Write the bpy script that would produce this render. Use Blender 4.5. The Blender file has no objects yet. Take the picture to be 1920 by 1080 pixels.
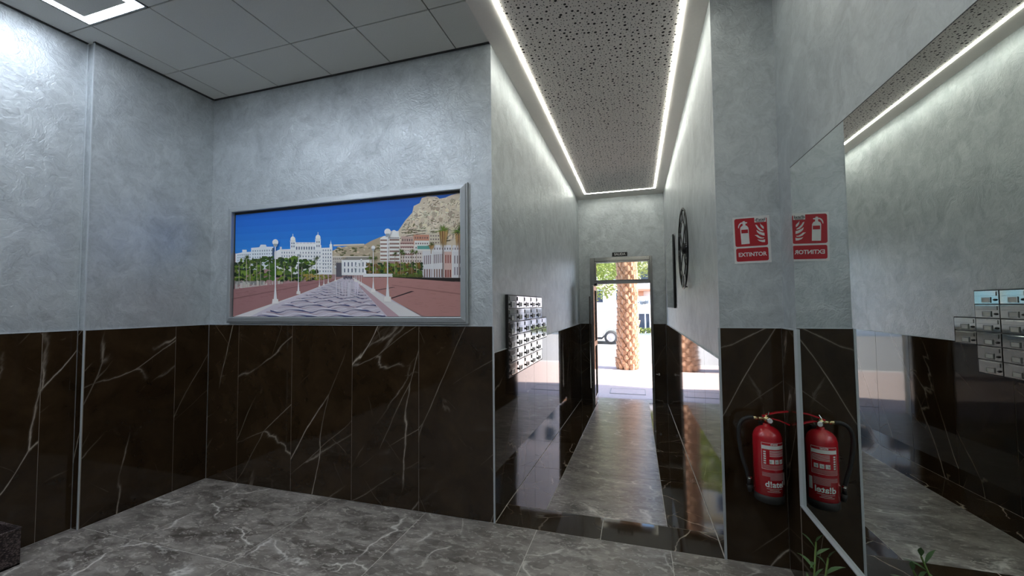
import bpy, math, random
from mathutils import Vector, Matrix
random.seed(7)
R = random.random
U = random.uniform
PI = math.pi
SC = bpy.context.scene
COL = SC.collection

# ------------------------------------------------------------------ camera, sky, sun, exposure
cam_d = bpy.data.cameras.new('camera')
cam = bpy.data.objects.new('camera', cam_d)
COL.objects.link(cam)
fw = Vector((-0.29301144, 0.95515438, 0.04271302))
rt = Vector((0.9558699, 0.29364462, -0.00925067))
up = Vector((0.02137826, -0.03811754, 0.99904456))
cam.matrix_world = Matrix(((rt.x, up.x, -fw.x, 0), (rt.y, up.y, -fw.y, 0), (rt.z, up.z, -fw.z, 1.6), (0, 0, 0, 1)))
cam_d.sensor_width = 36
cam_d.lens = 766.67 / 1920 * 36
cam_d.shift_x = 0.00115
cam_d.shift_y = 0.00015
cam_d.clip_start = 0.05
cam_d.clip_end = 400
SC.camera = cam

world = bpy.data.worlds.new('world')
SC.world = world
world.use_nodes = True
wn = world.node_tree
wn.nodes.clear()
sky = wn.nodes.new('ShaderNodeTexSky')
sky.sky_type = 'NISHITA'
sky.sun_disc = False
sky.sun_elevation = math.radians(50)
sky.sun_rotation = math.radians(97)
sky.air_density = 1.0
sky.dust_density = 0.6
sky.ozone_density = 2.0
wbg = wn.nodes.new('ShaderNodeBackground')
wbg.inputs[1].default_value = 0.46
wo = wn.nodes.new('ShaderNodeOutputWorld')
wn.links.new(sky.outputs[0], wbg.inputs[0])
wn.links.new(wbg.outputs[0], wo.inputs[0])

sun_d = bpy.data.lights.new('sun', 'SUN')
sun_d.energy = 9.5
sun_d.color = (1.0, 0.93, 0.82)
sun_d.angle = math.radians(0.53)
sun = bpy.data.objects.new('sun', sun_d)
COL.objects.link(sun)
sun.rotation_euler = Vector((0.70, -0.088, 0.78)).to_track_quat('Z', 'Y').to_euler()
sun.location = (30, 0, 40)

PANEL_E = 12.0       # hall ceiling frames
STRIP_E = 7.5       # corridor led strips
SC.view_settings.view_transform = 'Standard'
SC.view_settings.look = 'None'
SC.view_settings.gamma = 1
SC.view_settings.use_curve_mapping = False
SC.view_settings.exposure = 1.50
try:
    SC.cycles.use_denoising = True
    SC.cycles.max_bounces = 12
    SC.cycles.diffuse_bounces = 5
    SC.cycles.glossy_bounces = 7
    SC.cycles.transmission_bounces = 6
    SC.cycles.transparent_max_bounces = 8
    SC.cycles.sample_clamp_indirect = 8
    SC.cycles.caustics_refractive = False
except Exception:
    pass

# ------------------------------------------------------------------ dimensions (metres)
XL, XR = -1.03, 0.497            # corridor side walls
XW, XWN = -3.92, -3.99           # hall left wall, far and near part
YS = 1.978                       # step in the left wall
YB = 2.907                       # hall end wall and extinguisher wall
YD = 7.888                       # street door wall
HW, HC = 1.444, 1.244            # wainscot heights, hall and corridor
ZC, ZG = 3.651, 3.63             # grid ceiling, plasterboard ceiling
XS = 0.869                       # right wall (mirror)
YT = 3.207                       # end of threshold band, start of the ramp
DROP = 0.185
YN = -2.6                        # rear wall
T = 0.012                        # wainscot panel thickness

def ramp_z(y):
    return -DROP * max(0.0, (y - YT) / (YD - YT))

# ------------------------------------------------------------------ materials
def lin(c):
    return tuple(((v / 255) / 12.92 if v / 255 <= 0.04045 else ((v / 255 + 0.055) / 1.055) ** 2.4) for v in c)

class NT:
    def __init__(s, name):
        s.m = bpy.data.materials.new(name)
        s.m.use_nodes = True
        s.t = s.m.node_tree
        s.t.nodes.clear()
        s.out = s.n('ShaderNodeOutputMaterial')
        s.b = s.n('ShaderNodeBsdfPrincipled')
        s.l(s.b.outputs[0], s.out.inputs[0])
    def n(s, t, **k):
        q = s.t.nodes.new(t)
        for a, v in k.items():
            setattr(q, a, v)
        return q
    def l(s, a, b):
        s.t.links.new(a, b)
    def put(s, sock, v):
        if isinstance(v, (int, float)):
            sock.default_value = v
        elif isinstance(v, tuple):
            sock.default_value = v if len(v) == len(sock.default_value) else tuple(v) + (1.0,)
        else:
            s.l(v, sock)
    def set(s, **k):
        names = dict(color='Base Color', rough='Roughness', metal='Metallic', normal='Normal', ior='IOR', trans='Transmission Weight',
                     emit='Emission Color', estr='Emission Strength', alpha='Alpha', coat='Coat Weight', spec='Specular IOR Level', coatr='Coat Roughness', sss='Subsurface Weight')
        for a, v in k.items():
            s.put(s.b.inputs[names[a]], v)
        return s
    def coord(s, rnd=0.0, scale=(1, 1, 1), rot=(0, 0, 0)):
        c = s.n('ShaderNodeTexCoord').outputs['Object']
        if rnd:
            oi = s.n('ShaderNodeObjectInfo')
            a = s.n('ShaderNodeVectorMath', operation='MULTIPLY_ADD')
            v = s.n('ShaderNodeCombineXYZ')
            for i in range(3):
                s.l(oi.outputs['Random'], v.inputs[i])
            s.l(v.outputs[0], a.inputs[0])
            a.inputs[1].default_value = (rnd, rnd * 0.73, rnd * 1.37)
            s.l(c, a.inputs[2])
            c = a.outputs[0]
        mp = s.n('ShaderNodeMapping')
        s.l(c, mp.inputs[0])
        mp.inputs['Rotation'].default_value = rot
        mp.inputs['Scale'].default_value = scale
        return mp.outputs[0]
    def noise(s, v, scale, detail=6, rough=0.55, dist=0.0):
        q = s.n('ShaderNodeTexNoise')
        s.l(v, q.inputs['Vector'])
        q.inputs['Scale'].default_value = scale
        q.inputs['Detail'].default_value = detail
        q.inputs['Roughness'].default_value = rough
        q.inputs['Distortion'].default_value = dist
        return q
    def voro(s, v, scale, feature='F1'):
        q = s.n('ShaderNodeTexVoronoi', feature=feature)
        s.l(v, q.inputs['Vector'])
        q.inputs['Scale'].default_value = scale
        return q
    def ramp(s, f, *stops):
        q = s.n('ShaderNodeValToRGB')
        e = q.color_ramp.elements
        while len(e) < len(stops):
            e.new(0.5)
        for i, (p, c) in enumerate(stops):
            e[i].position = p
            e[i].color = (c, c, c, 1) if isinstance(c, (int, float)) else tuple(c) + (1,)
        s.l(f, q.inputs[0])
        return q.outputs[0]
    def math(s, op, a, b=None, clamp=False):
        q = s.n('ShaderNodeMath', operation=op)
        q.use_clamp = clamp
        s.put(q.inputs[0], a)
        if b is not None:
            s.put(q.inputs[1], b)
        return q.outputs[0]
    def mix(s, f, a, b):
        q = s.n('ShaderNodeMix', data_type='RGBA')
        s.put(q.inputs[0], f)
        s.put(q.inputs[6], a)
        s.put(q.inputs[7], b)
        return q.outputs[2]
    def warp(s, v, amount, scale, detail=4):
        nz = s.noise(v, scale, detail)
        a = s.n('ShaderNodeVectorMath', operation='SUBTRACT')
        s.l(nz.outputs['Color'], a.inputs[0])
        a.inputs[1].default_value = (0.5, 0.5, 0.5)
        b = s.n('ShaderNodeVectorMath', operation='SCALE')
        s.l(a.outputs[0], b.inputs[0])
        b.inputs['Scale'].default_value = amount
        c = s.n('ShaderNodeVectorMath', operation='ADD')
        s.l(v, c.inputs[0])
        s.l(b.outputs[0], c.inputs[1])
        return c.outputs[0]
    def bump(s, h, strength=0.3, dist=0.01):
        q = s.n('ShaderNodeBump')
        s.l(h, q.inputs['Height'])
        q.inputs['Strength'].default_value = strength
        q.inputs['Distance'].default_value = dist
        return q.outputs[0]

def plain(name, color, rough=0.5, metal=0.0, **k):
    q = NT(name)
    v = q.coord(0)
    nz = q.noise(v, 30, 3)
    c2 = tuple(x * 0.88 for x in color)
    q.set(color=q.mix(nz.outputs[0], color, c2), rough=rough, metal=metal, **k)
    return q.m

def emitter(name, color, e):
    q = NT(name)
    q.set(color=(0.8, 0.8, 0.8), emit=color, estr=e)
    return q.m

M = {}
def make_stucco():
    q = NT('pearl_stucco')
    v = q.coord(0)
    w = q.warp(v, 0.35, 3.0)
    a = q.noise(w, 5.0, 9, 0.62, 0.8)
    b = q.noise(w, 26.0, 6, 0.6, 1.2)
    mix = q.math('ADD', q.math('MULTIPLY', a.outputs[0], 0.6), q.math('MULTIPLY', b.outputs[0], 0.4))
    col = q.ramp(mix, (0.36, (0.41, 0.44, 0.46)), (0.5, (0.52, 0.555, 0.575)), (0.64, (0.63, 0.665, 0.68)))
    rg = q.ramp(b.outputs[0], (0.35, 0.33), (0.65, 0.52))
    q.set(color=col, rough=rg, metal=0.5, normal=q.bump(mix, 0.7, 0.012))
    return q.m
M['stucco'] = make_stucco()

def make_dark_marble():
    q = NT('dark_marble')
    v = q.coord(37.0)
    cracks = []
    # (angle of the crack from vertical, elongation, cell scale, width, strength, mask scale, mask lo, mask hi)
    for ang, el, sc, wd, st, ms, lo, hi in ((24, 0.22, 1.7, 0.0030, 1.0, 1.9, 0.44, 0.62), (52, 0.26, 1.6, 0.0024, 0.6, 2.6, 0.48, 0.64), (-34, 0.35, 2.2, 0.0022, 0.25, 3.1, 0.55, 0.66)):
        mp = q.n('ShaderNodeMapping')
        q.l(v, mp.inputs[0])
        mp.inputs['Rotation'].default_value = (0, math.radians(-ang), 0)
        mp.inputs['Location'].default_value = (ang * 0.37, 0, ang * 0.11)
        m2 = q.n('ShaderNodeMapping')
        q.l(mp.outputs[0], m2.inputs[0])
        m2.inputs['Scale'].default_value = (sc, sc, sc * el)
        w = q.warp(q.warp(m2.outputs[0], 0.30, 1.3, 3), 0.045, 9, 5)
        d = q.voro(w, 1.0, 'DISTANCE_TO_EDGE').outputs['Distance']
        vein = q.ramp(d, (0.0, 1.0), (wd, 0.55), (wd * 1.8, 0.06), (wd * 4.5, 0.0))
        msk = q.ramp(q.noise(w, ms * 0.7, 4).outputs[0], (lo, 0.0), (hi, st))
        cracks.append(q.math('MULTIPLY', vein, msk))
    vv = q.math('MAXIMUM', q.math('MAXIMUM', cracks[0], cracks[1]), cracks[2])
    cloud = q.noise(q.warp(v, 0.5, 2.0), 3.5, 8, 0.62)
    base = q.ramp(cloud.outputs[0], (0.3, (0.0190, 0.0105, 0.0045)), (0.7, (0.0430, 0.0260, 0.0130)))
    c = q.mix(vv, base, (0.50, 0.43, 0.35))
    q.set(color=c, rough=0.045, spec=0.5)
    return q.m
M['dark'] = make_dark_marble()

def make_grey_marble(name, rough):
    q = NT(name)
    v = q.coord(53.0)
    rot = q.n('ShaderNodeMapping')
    q.l(v, rot.inputs[0])
    rot.inputs['Rotation'].default_value = (0, 0, math.radians(-24))
    rot.inputs['Scale'].default_value = (1.0, 2.0, 1.0)
    w = q.warp(rot.outputs[0], 0.10, 7, 6)
    cloud = q.noise(w, 3.2, 10, 0.70, 0.3)
    base = q.ramp(cloud.outputs[0], (0.34, (0.10, 0.087, 0.076)), (0.5, (0.235, 0.209, 0.187)), (0.66, (0.40, 0.364, 0.33)))
    cl = q.voro(w, 8.0)
    clv = q.n('ShaderNodeSeparateColor')
    q.l(cl.outputs['Color'], clv.inputs[0])
    base = q.mix(q.ramp(clv.outputs[0], (0.55, 0.0), (0.95, 0.38)), base, (0.40, 0.37, 0.335))
    base = q.mix(q.ramp(clv.outputs[1], (0.55, 0.0), (0.95, 0.45)), base, (0.075, 0.066, 0.058))
    fl = q.noise(w, 21.0, 4, 0.55, 0.8)
    fleck = q.ramp(fl.outputs[0], (0.575, 0.0), (0.60, 0.62))
    f2 = q.ramp(q.noise(w, 8.5, 5, 0.6, 0.5).outputs[0], (0.635, 0.0), (0.66, 0.55))
    fleck = q.math('MAXIMUM', fleck, f2)
    fleck = q.math('MULTIPLY', fleck, q.ramp(q.noise(v, 3.0, 3).outputs[0], (0.30, 0.3), (0.6, 1.0)))
    wv = q.warp(q.warp(v, 0.6, 1.4, 3), 0.10, 9, 4)
    d = q.voro(wv, 1.25, 'DISTANCE_TO_EDGE').outputs['Distance']
    vein = q.ramp(d, (0.0, 0.9), (0.006, 0.6), (0.014, 0.10), (0.03, 0.0))
    vein = q.math('MULTIPLY', vein, q.ramp(q.noise(v, 3.1, 4).outputs[0], (0.46, 0.0), (0.58, 1.0)))
    c = q.mix(fleck, base, (0.58, 0.54, 0.49))
    c = q.mix(vein, c, (0.74, 0.71, 0.66))
    q.set(color=c, rough=rough, spec=0.4, normal=q.bump(fl.outputs[0], 0.02, 0.003))
    return q.m
M['floor'] = make_grey_marble('grey_marble', 0.30)
M['ramp'] = make_grey_marble('grey_marble_honed', 0.30)

def make_perforated():
    q = NT('perforated_plasterboard')
    v = q.coord(0)
    vo = q.voro(v, 23.0)
    vo.voronoi_dimensions = '2D'
    vo.inputs['Randomness'].default_value = 0.6
    rad = q.ramp(q.math('FRACT', q.math('MULTIPLY', vo.outputs['Color'], 7.31)), (0.0, 0.09), (0.45, 0.13), (0.75, 0.19), (1.0, 0.25))
    hole = q.math('LESS_THAN', vo.outputs['Distance'], rad)
    sm = q.voro(v, 41.0)
    sm.voronoi_dimensions = '2D'
    h2 = q.math('MULTIPLY', q.math('LESS_THAN', sm.outputs['Distance'], 0.13), q.math('GREATER_THAN', vo.outputs['Distance'], 0.40))
    hole = q.math('MAXIMUM', hole, h2)
    nz = q.noise(v, 3.0, 3)
    q.set(color=q.mix(hole, q.ramp(nz.outputs[0], (0.3, (0.86, 0.81, 0.76)), (0.7, (0.90, 0.85, 0.80))), (0.018, 0.016, 0.014)), rough=0.8,
          normal=q.bump(q.math('SUBTRACT', 1.0, hole), 0.8, 0.004))
    return q.m
M['perf'] = make_perforated()

def make_grain(name, c1, c2, scale, rough, b=0.2):
    q = NT(name)
    v = q.coord(0)
    nz = q.noise(v, scale, 5, 0.7)
    q.set(color=q.ramp(nz.outputs[0], (0.3, c1), (0.7, c2)), rough=rough, normal=q.bump(nz.outputs[0], b, 0.002))
    return q.m
M['gypsum'] = make_grain('plasterboard_paint', (0.85, 0.81, 0.76), (0.89, 0.85, 0.80), 40, 0.75, 0.1)
M['ctile'] = make_grain('mineral_ceiling_tile', (0.72, 0.72, 0.68), (0.82, 0.82, 0.78), 160, 0.9, 0.5)
M['grid'] = plain('ceiling_grid_shadow', (0.03, 0.03, 0.03), 0.6)
M['alu'] = plain('satin_aluminium', (0.40, 0.42, 0.44), 0.42, 0.7)
M['trim'] = plain('pale_aluminium_trim', (0.60, 0.64, 0.67), 0.45, 0.35)
M['frame'] = plain('silver_frame', (0.46, 0.49, 0.51), 0.42, 0.5)
M['steel'] = plain('polished_steel', (0.40, 0.39, 0.37), 0.13, 1.0)
M['chrome'] = plain('mirror_steel', (0.62, 0.60, 0.57), 0.07, 1.0)
M['brass'] = plain('brass', (0.62, 0.50, 0.27), 0.22, 1.0)
M['black'] = plain('matt_black', (0.012, 0.012, 0.013), 0.45)
M['rubber'] = plain('black_rubber', (0.018, 0.018, 0.018), 0.55)
M['iron'] = plain('black_iron', (0.02, 0.02, 0.02), 0.35, 0.6)
M['red'] = plain('red_enamel', (0.50, 0.008, 0.018), 0.25, 0.0, coat=0.6, coatr=0.1)
M['redflat'] = plain('red_print', (0.45, 0.006, 0.018), 0.4)
M['white'] = plain('white_print', (0.74, 0.74, 0.73), 0.5)
M['blackprint'] = plain('black_print', (0.015, 0.02, 0.025), 0.5)
M['pale'] = plain('pale_print', (0.45, 0.25, 0.26), 0.5)
M['slab'] = plain('concrete', (0.30, 0.30, 0.29), 0.8)
M['grout'] = plain('grout', (0.34, 0.28, 0.23), 0.8)
M['fgrout'] = plain('floor_grout', (0.72, 0.69, 0.64), 0.8)
M['led_cool'] = emitter('led_cool', (0.80, 0.88, 1.0), PANEL_E)
M['led_neutral'] = emitter('led_neutral', (0.98, 1.0, 0.90), STRIP_E)
def make_mirror():
    q = NT('mirror_glass')
    q.set(color=(0.80, 0.84, 0.81), rough=0.0, metal=1.0)
    return q.m
M['mirror'] = make_mirror()
def make_glass():
    q = NT('clear_glass')
    g = q.n('ShaderNodeBsdfGlossy')
    g.inputs['Roughness'].default_value = 0.0
    t = q.n('ShaderNodeBsdfTransparent')
    t.inputs[0].default_value = (0.93, 0.96, 0.95, 1)
    f = q.n('ShaderNodeFresnel')
    f.inputs[0].default_value = 1.45
    mx = q.n('ShaderNodeMixShader')
    q.l(f.outputs[0], mx.inputs[0])
    q.l(t.outputs[0], mx.inputs[1])
    q.l(g.outputs[0], mx.inputs[2])
    q.l(mx.outputs[0], q.out.inputs[0])
    return q.m
M['glass'] = make_glass()
def make_print():
    q = NT('printed_panel')
    a = q.n('ShaderNodeAttribute', attribute_name='Col')
    q.set(color=a.outputs['Color'], rough=0.35, spec=0.3)
    return q.m
M['print'] = make_print()
def make_woven():
    q = NT('woven_brown')
    v = q.coord(0, scale=(1, 1, 1.6))
    vo = q.voro(v, 85.0)
    q.set(color=q.ramp(vo.outputs['Distance'], (0.1, (0.20, 0.15, 0.145)), (0.45, (0.06, 0.04, 0.038)), (0.7, (0.015, 0.01, 0.01))), rough=0.6, normal=q.bump(q.math('SUBTRACT', 1.0, vo.outputs['Distance']), 0.7, 0.004))
    return q.m
M['woven'] = make_woven()
M['soil'] = make_grain('potting_soil', (0.02, 0.012, 0.008), (0.06, 0.04, 0.03), 60, 0.95, 0.8)
M['leaf'] = plain('green_leaf', (0.085, 0.17, 0.06), 0.4)
M['stem'] = plain('green_stem', (0.14, 0.22, 0.05), 0.5)
# outdoors
M['paving'] = make_grain('sidewalk_paving', (0.36, 0.285, 0.265), (0.43, 0.34, 0.315), 14, 0.75, 0.2)
M['road'] = make_grain('asphalt', (0.20, 0.195, 0.19), (0.27, 0.26, 0.255), 30, 0.85, 0.3)
M['kerb'] = make_grain('kerb_stone', (0.42, 0.40, 0.38), (0.52, 0.50, 0.47), 12, 0.8, 0.2)
M['bark'] = make_grain('palm_trunk', (0.06, 0.03, 0.018), (0.12, 0.065, 0.04), 14, 0.9, 0.6)
def make_boot():
    q = NT('palm_leaf_base')
    v = q.coord(9.0)
    a = q.noise(v, 12, 6, 0.7)
    q.set(color=q.ramp(a.outputs[0], (0.3, (0.20, 0.105, 0.065)), (0.55, (0.36, 0.215, 0.14)), (0.75, (0.52, 0.37, 0.26))), rough=0.8, normal=q.bump(a.outputs[0], 0.5, 0.01))
    return q.m
M['boot'] = make_boot()
M['frond'] = plain('palm_frond', (0.13, 0.20, 0.05), 0.5)
M['tleaf'] = plain('tree_leaf', (0.24, 0.29, 0.06), 0.6)
M['tleaf2'] = plain('tree_leaf_yellow', (0.30, 0.33, 0.09), 0.6)
M['trunk'] = plain('tree_bark', (0.12, 0.09, 0.06), 0.9)
M['vanwhite'] = plain('van_paint', (0.50, 0.51, 0.53), 0.3)
M['tyre'] = plain('tyre', (0.03, 0.03, 0.032), 0.8)
M['hub'] = plain('wheel_rim', (0.45, 0.43, 0.43), 0.4, 0.5)
M['beige'] = make_grain('beige_render', (0.62, 0.48, 0.33), (0.70, 0.55, 0.39), 2, 0.85, 0.1)
M['pink'] = make_grain('pink_render', (0.60, 0.50, 0.49), (0.68, 0.57, 0.55), 2, 0.85, 0.1)
M['terra'] = plain('terracotta', (0.40, 0.17, 0.10), 0.8)
M['shopwhite'] = plain('shop_white', (0.70, 0.71, 0.74), 0.6)
M['window'] = plain('dark_window', (0.03, 0.04, 0.06), 0.08)
M['shutter'] = plain('shutter', (0.45, 0.40, 0.34), 0.6)
M['hedge'] = plain('hedge_leaf', (0.20, 0.24, 0.06), 0.8)
M['teal'] = plain('teal_render', (0.16, 0.27, 0.29), 0.6)

# ------------------------------------------------------------------ mesh helpers
class MB:
    def __init__(s):
        s.v, s.f, s.m = [], [], []
        s.mi = 0
    def add(s, vs, fs):
        k = len(s.v)
        s.v += [tuple(a) for a in vs]
        s.f += [tuple(i + k for i in f) for f in fs]
        s.m += [s.mi] * len(fs)
        return s
    def box(s, x0, x1, y0, y1, z0, z1):
        return s.add([(x0, y0, z0), (x1, y0, z0), (x1, y1, z0), (x0, y1, z0), (x0, y0, z1), (x1, y0, z1), (x1, y1, z1), (x0, y1, z1)],
                     [(0, 3, 2, 1), (4, 5, 6, 7), (0, 1, 5, 4), (1, 2, 6, 5), (2, 3, 7, 6), (3, 0, 4, 7)])
    def cbox(s, x0, x1, y0, y1, z0, z1, c):
        # box with the four edges of every face chamfered
        vs, fs = [], []
        import itertools
        idx = {}
        X, Y, Z = (x0, x1), (y0, y1), (z0, z1)
        for i, j, k in itertools.product((0, 1), repeat=3):
            p = [X[i], Y[j], Z[k]]
            d = [c if i == 0 else -c, c if j == 0 else -c, c if k == 0 else -c]
            for a in range(3):
                q = [p[b] + (0 if b == a else d[b]) for b in range(3)]
                idx[(i, j, k, a)] = len(vs)
                vs.append(q)
        def F(*a):
            fs.append(tuple(idx[t] for t in a))
        F((0, 0, 0, 0), (0, 0, 1, 0), (0, 1, 1, 0), (0, 1, 0, 0)); F((1, 0, 0, 0), (1, 1, 0, 0), (1, 1, 1, 0), (1, 0, 1, 0))
        F((0, 0, 0, 1), (1, 0, 0, 1), (1, 0, 1, 1), (0, 0, 1, 1)); F((0, 1, 0, 1), (0, 1, 1, 1), (1, 1, 1, 1), (1, 1, 0, 1))
        F((0, 0, 0, 2), (0, 1, 0, 2), (1, 1, 0, 2), (1, 0, 0, 2)); F((0, 0, 1, 2), (1, 0, 1, 2), (1, 1, 1, 2), (0, 1, 1, 2))
        for i in (0, 1):
            for j in (0, 1):
                F((i, j, 0, 0), (i, j, 1, 0), (i, j, 1, 1), (i, j, 0, 1))
                F((i, 0, j, 0), (i, 1, j, 0), (i, 1, j, 2), (i, 0, j, 2))
                F((0, i, j, 1), (1, i, j, 1), (1, i, j, 2), (0, i, j, 2))
                for k in (0, 1):
                    F((i, j, k, 0), (i, j, k, 1), (i, j, k, 2))
        return s.add(vs, fs)
    def lathe(s, prof, n=24, c=(0, 0, 0), M4=None):
        vs, fs = [], []
        for r, z in prof:
            for i in range(n):
                a = 2 * PI * i / n
                vs.append(Vector((r * math.cos(a), r * math.sin(a), z)))
        for j in range(len(prof) - 1):
            for i in range(n):
                k = (i + 1) % n
                fs.append((j * n + i, j * n + k, (j + 1) * n + k, (j + 1) * n + i))
        fs.append(tuple(range(n - 1, -1, -1)))
        fs.append(tuple((len(prof) - 1) * n + i for i in range(n)))
        if M4 is not None:
            vs = [M4 @ p for p in vs]
        return s.add([Vector(c) + p for p in vs], fs)
    def cyl(s, a, b, r0, r1=None, n=12):
        a, b = Vector(a), Vector(b)
        r1 = r0 if r1 is None else r1
        d = b - a
        q = d.to_track_quat('Z', 'Y').to_matrix().to_4x4()
        return s.lathe([(r0, 0), (r1, d.length)], n, a, q)
    def tube(s, pts, r, n=8, closed=False):
        pts = [Vector(p) for p in pts]
        rs = r if isinstance(r, (list, tuple)) else [r] * len(pts)
        N = len(pts)
        vs, fs = [], []
        up = None
        for i, p in enumerate(pts):
            if closed:
                t = pts[(i + 1) % N] - pts[i - 1]
            else:
                t = pts[min(i + 1, N - 1)] - pts[max(i - 1, 0)]
            t.normalize()
            if up is None:
                up = Vector((0, 0, 1)) if abs(t.z) < 0.9 else Vector((1, 0, 0))
            x = t.cross(up).normalized()
            y = x.cross(t).normalized()
            up = y
            for k in range(n):
                a = 2 * PI * k / n
                vs.append(p + (x * math.cos(a) + y * math.sin(a)) * rs[i])
        for i in range(N if closed else N - 1):
            j = (i + 1) % N
            for k in range(n):
                l = (k + 1) % n
                fs.append((i * n + k, i * n + l, j * n + l, j * n + k))
        if not closed:
            fs.append(tuple(range(n)))
            fs.append(tuple((N - 1) * n + k for k in range(n - 1, -1, -1)))
        return s.add(vs, fs)
    def mesh(s, name):
        me = bpy.data.meshes.new(name)
        me.from_pydata(s.v, [], s.f)
        return me
    def build(s, name, mat, parent=None, smooth=False, loc=None, rot=None):
        me = s.mesh(name)
        mats = mat if isinstance(mat, (list, tuple)) else [mat]
        for q in mats:
            me.materials.append(q)
        if len(mats) > 1:
            me.polygons.foreach_set('material_index', s.m)
        if smooth:
            me.polygons.foreach_set('use_smooth', [len(p.vertices) < 6 for p in me.polygons])
        me.update()
        return link(name, me, parent, loc, rot)

def link(name, me, parent=None, loc=None, rot=None):
    o = bpy.data.objects.new(name, me)
    COL.objects.link(o)
    if parent:
        o.parent = parent
    if loc is not None:
        o.location = loc
    if rot is not None:
        o.rotation_euler = rot
    return o

def empty(name, loc=(0, 0, 0), rot=(0, 0, 0)):
    return link(name, None, None, loc, rot)

def tag(o, label=None, cat=None, group=None, kind=None):
    if label: o['label'] = label
    if cat: o['category'] = cat
    if group: o['group'] = group
    if kind: o['kind'] = kind
    return o

def struct(o, label=None):
    o['kind'] = 'structure'
    if label: o['label'] = label
    return o

def part(name, mat, parent, fn, **k):
    b = MB()
    fn(b)
    return b.build(name, mat, parent, **k)

def box(name, mat, parent, *d, **k):
    b = MB()
    b.box(*d)
    return b.build(name, mat, parent, **k)

def text_obj(name, body, size, mat, parent, loc, rot, shear=0.0, extrude=0.0006, align='CENTER', sx=1.0, bold=0.0):
    cu = bpy.data.curves.new(name, 'FONT')
    cu.body = body
    cu.size = size
    cu.shear = shear
    cu.extrude = extrude
    cu.align_x = align
    cu.align_y = 'CENTER'
    cu.offset = bold
    cu.resolution_u = 3
    tmp = bpy.data.objects.new(name, cu)
    COL.objects.link(tmp)
    dg = bpy.context.evaluated_depsgraph_get()
    me = bpy.data.meshes.new_from_object(tmp.evaluated_get(dg))
    COL.objects.unlink(tmp)
    bpy.data.objects.remove(tmp)
    me.materials.clear()
    me.materials.append(mat)
    o = link(name, me, parent, loc, rot)
    o.scale = (sx, 1, 1)
    return o

# =================================================================== STRUCTURE
def wall(name, boxes, label=None):
    b = MB()
    for d in boxes:
        b.box(*d)
    return struct(b.build(name, M['stucco']), label)

w_left = wall('wall_left', [(-4.14, XW - T, YS + T, YB + T, -0.02, 3.8), (-4.2, XWN - T, YN - 0.15, YS + T, -0.02, 3.8)])
w_back = wall('wall_back', [(-4.14, XL - T, YB + T, 3.07, -0.02, 3.8)])
w_cl = wall('wall_corridor_left', [(-1.192, XL - T, 3.07, YD + T, -0.25, 3.8)])
w_front = wall('wall_front', [(XR + T, XS + 0.18, YB + T, 3.07, -0.02, 3.8)])
w_cr = wall('wall_corridor_right', [(XR + T, 0.66, 3.07, YD + T, -0.25, 3.8)])
w_right = wall('wall_right', [(XS, XS + 0.18, YN - 0.15, YB + T, -0.02, 3.8)])
w_rear = wall('wall_rear', [(-4.2, XS + 0.18, YN - 0.15, YN - T, -0.02, 3.8)])
DX0, DX1, DZ1 = -0.834, 0.287, 2.49
w_far = wall('wall_far', [(-1.192, DX0, YD + T, 8.10, -0.25, 3.8), (DX1, 0.66, YD + T, 8.10, -0.25, 3.8), (DX0, DX1, YD + T, 8.10, DZ1, 3.8)])

# marble wainscot panels: local x along the wall, front face towards local -y
panel_cache = {}
def panel_mesh(w, h, t):
    k = (round(w, 3), round(h, 3), round(t, 3))
    if k not in panel_cache:
        b = MB()
        b.cbox(0.0012, w - 0.0012, -t, 0.0, 0.0, h, 0.001)
        me = b.mesh('marble_panel')
        me.materials.append(M['dark'])
        me.update()
        panel_cache[k] = me
    return panel_cache[k]

def panels(parent, p0, ang, edges, h, t=T, zf=None):
    # p0: plaster-side origin; edges: distances along the wall
    ca, sa = math.cos(ang), math.sin(ang)
    for a, b in zip(edges[:-1], edges[1:]):
        x, y = p0[0] + ca * a, p0[1] + sa * a
        z = 0.0
        if zf:
            z = min(ramp_z(y), ramp_z(p0[1] + sa * b))
        link('marble_panel', panel_mesh(b - a, h - z, t - 0.002), parent, (x, y, z), (0, 0, ang))
    # recessed grout behind the panel joints
    L = edges[-1]
    b = MB()
    z0 = -0.18 if zf else 0.0
    b.box(edges[0], L, -(t - 0.0035), -0.0002, z0, h - 0.004)
    g = b.build('grout', M['grout'], parent, loc=(p0[0], p0[1], 0), rot=(0, 0, ang))

panels(w_back, (XW, YB + T), 0, [0, 0.375, 0.9965, 1.629, 2.2565, XL - XW - 0.002], HW)
panels(w_left, (XW - T, YS + 0.012), PI / 2, [0.0, 0.626, YB - YS - 0.012], HW)
panels(w_left, (XWN - T, YN), PI / 2, [0, 0.611, 1.239, 1.867, 2.495, 3.123, 3.763, 4.391, YS - YN], HW)
panels(w_left, (XWN, YS + T), 0, [0.0, XW - XWN], HW)
panels(w_front, (XR + 0.002, YB + T), 0, [0, XS - XR - 0.002 - 0.018], HW)
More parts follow.
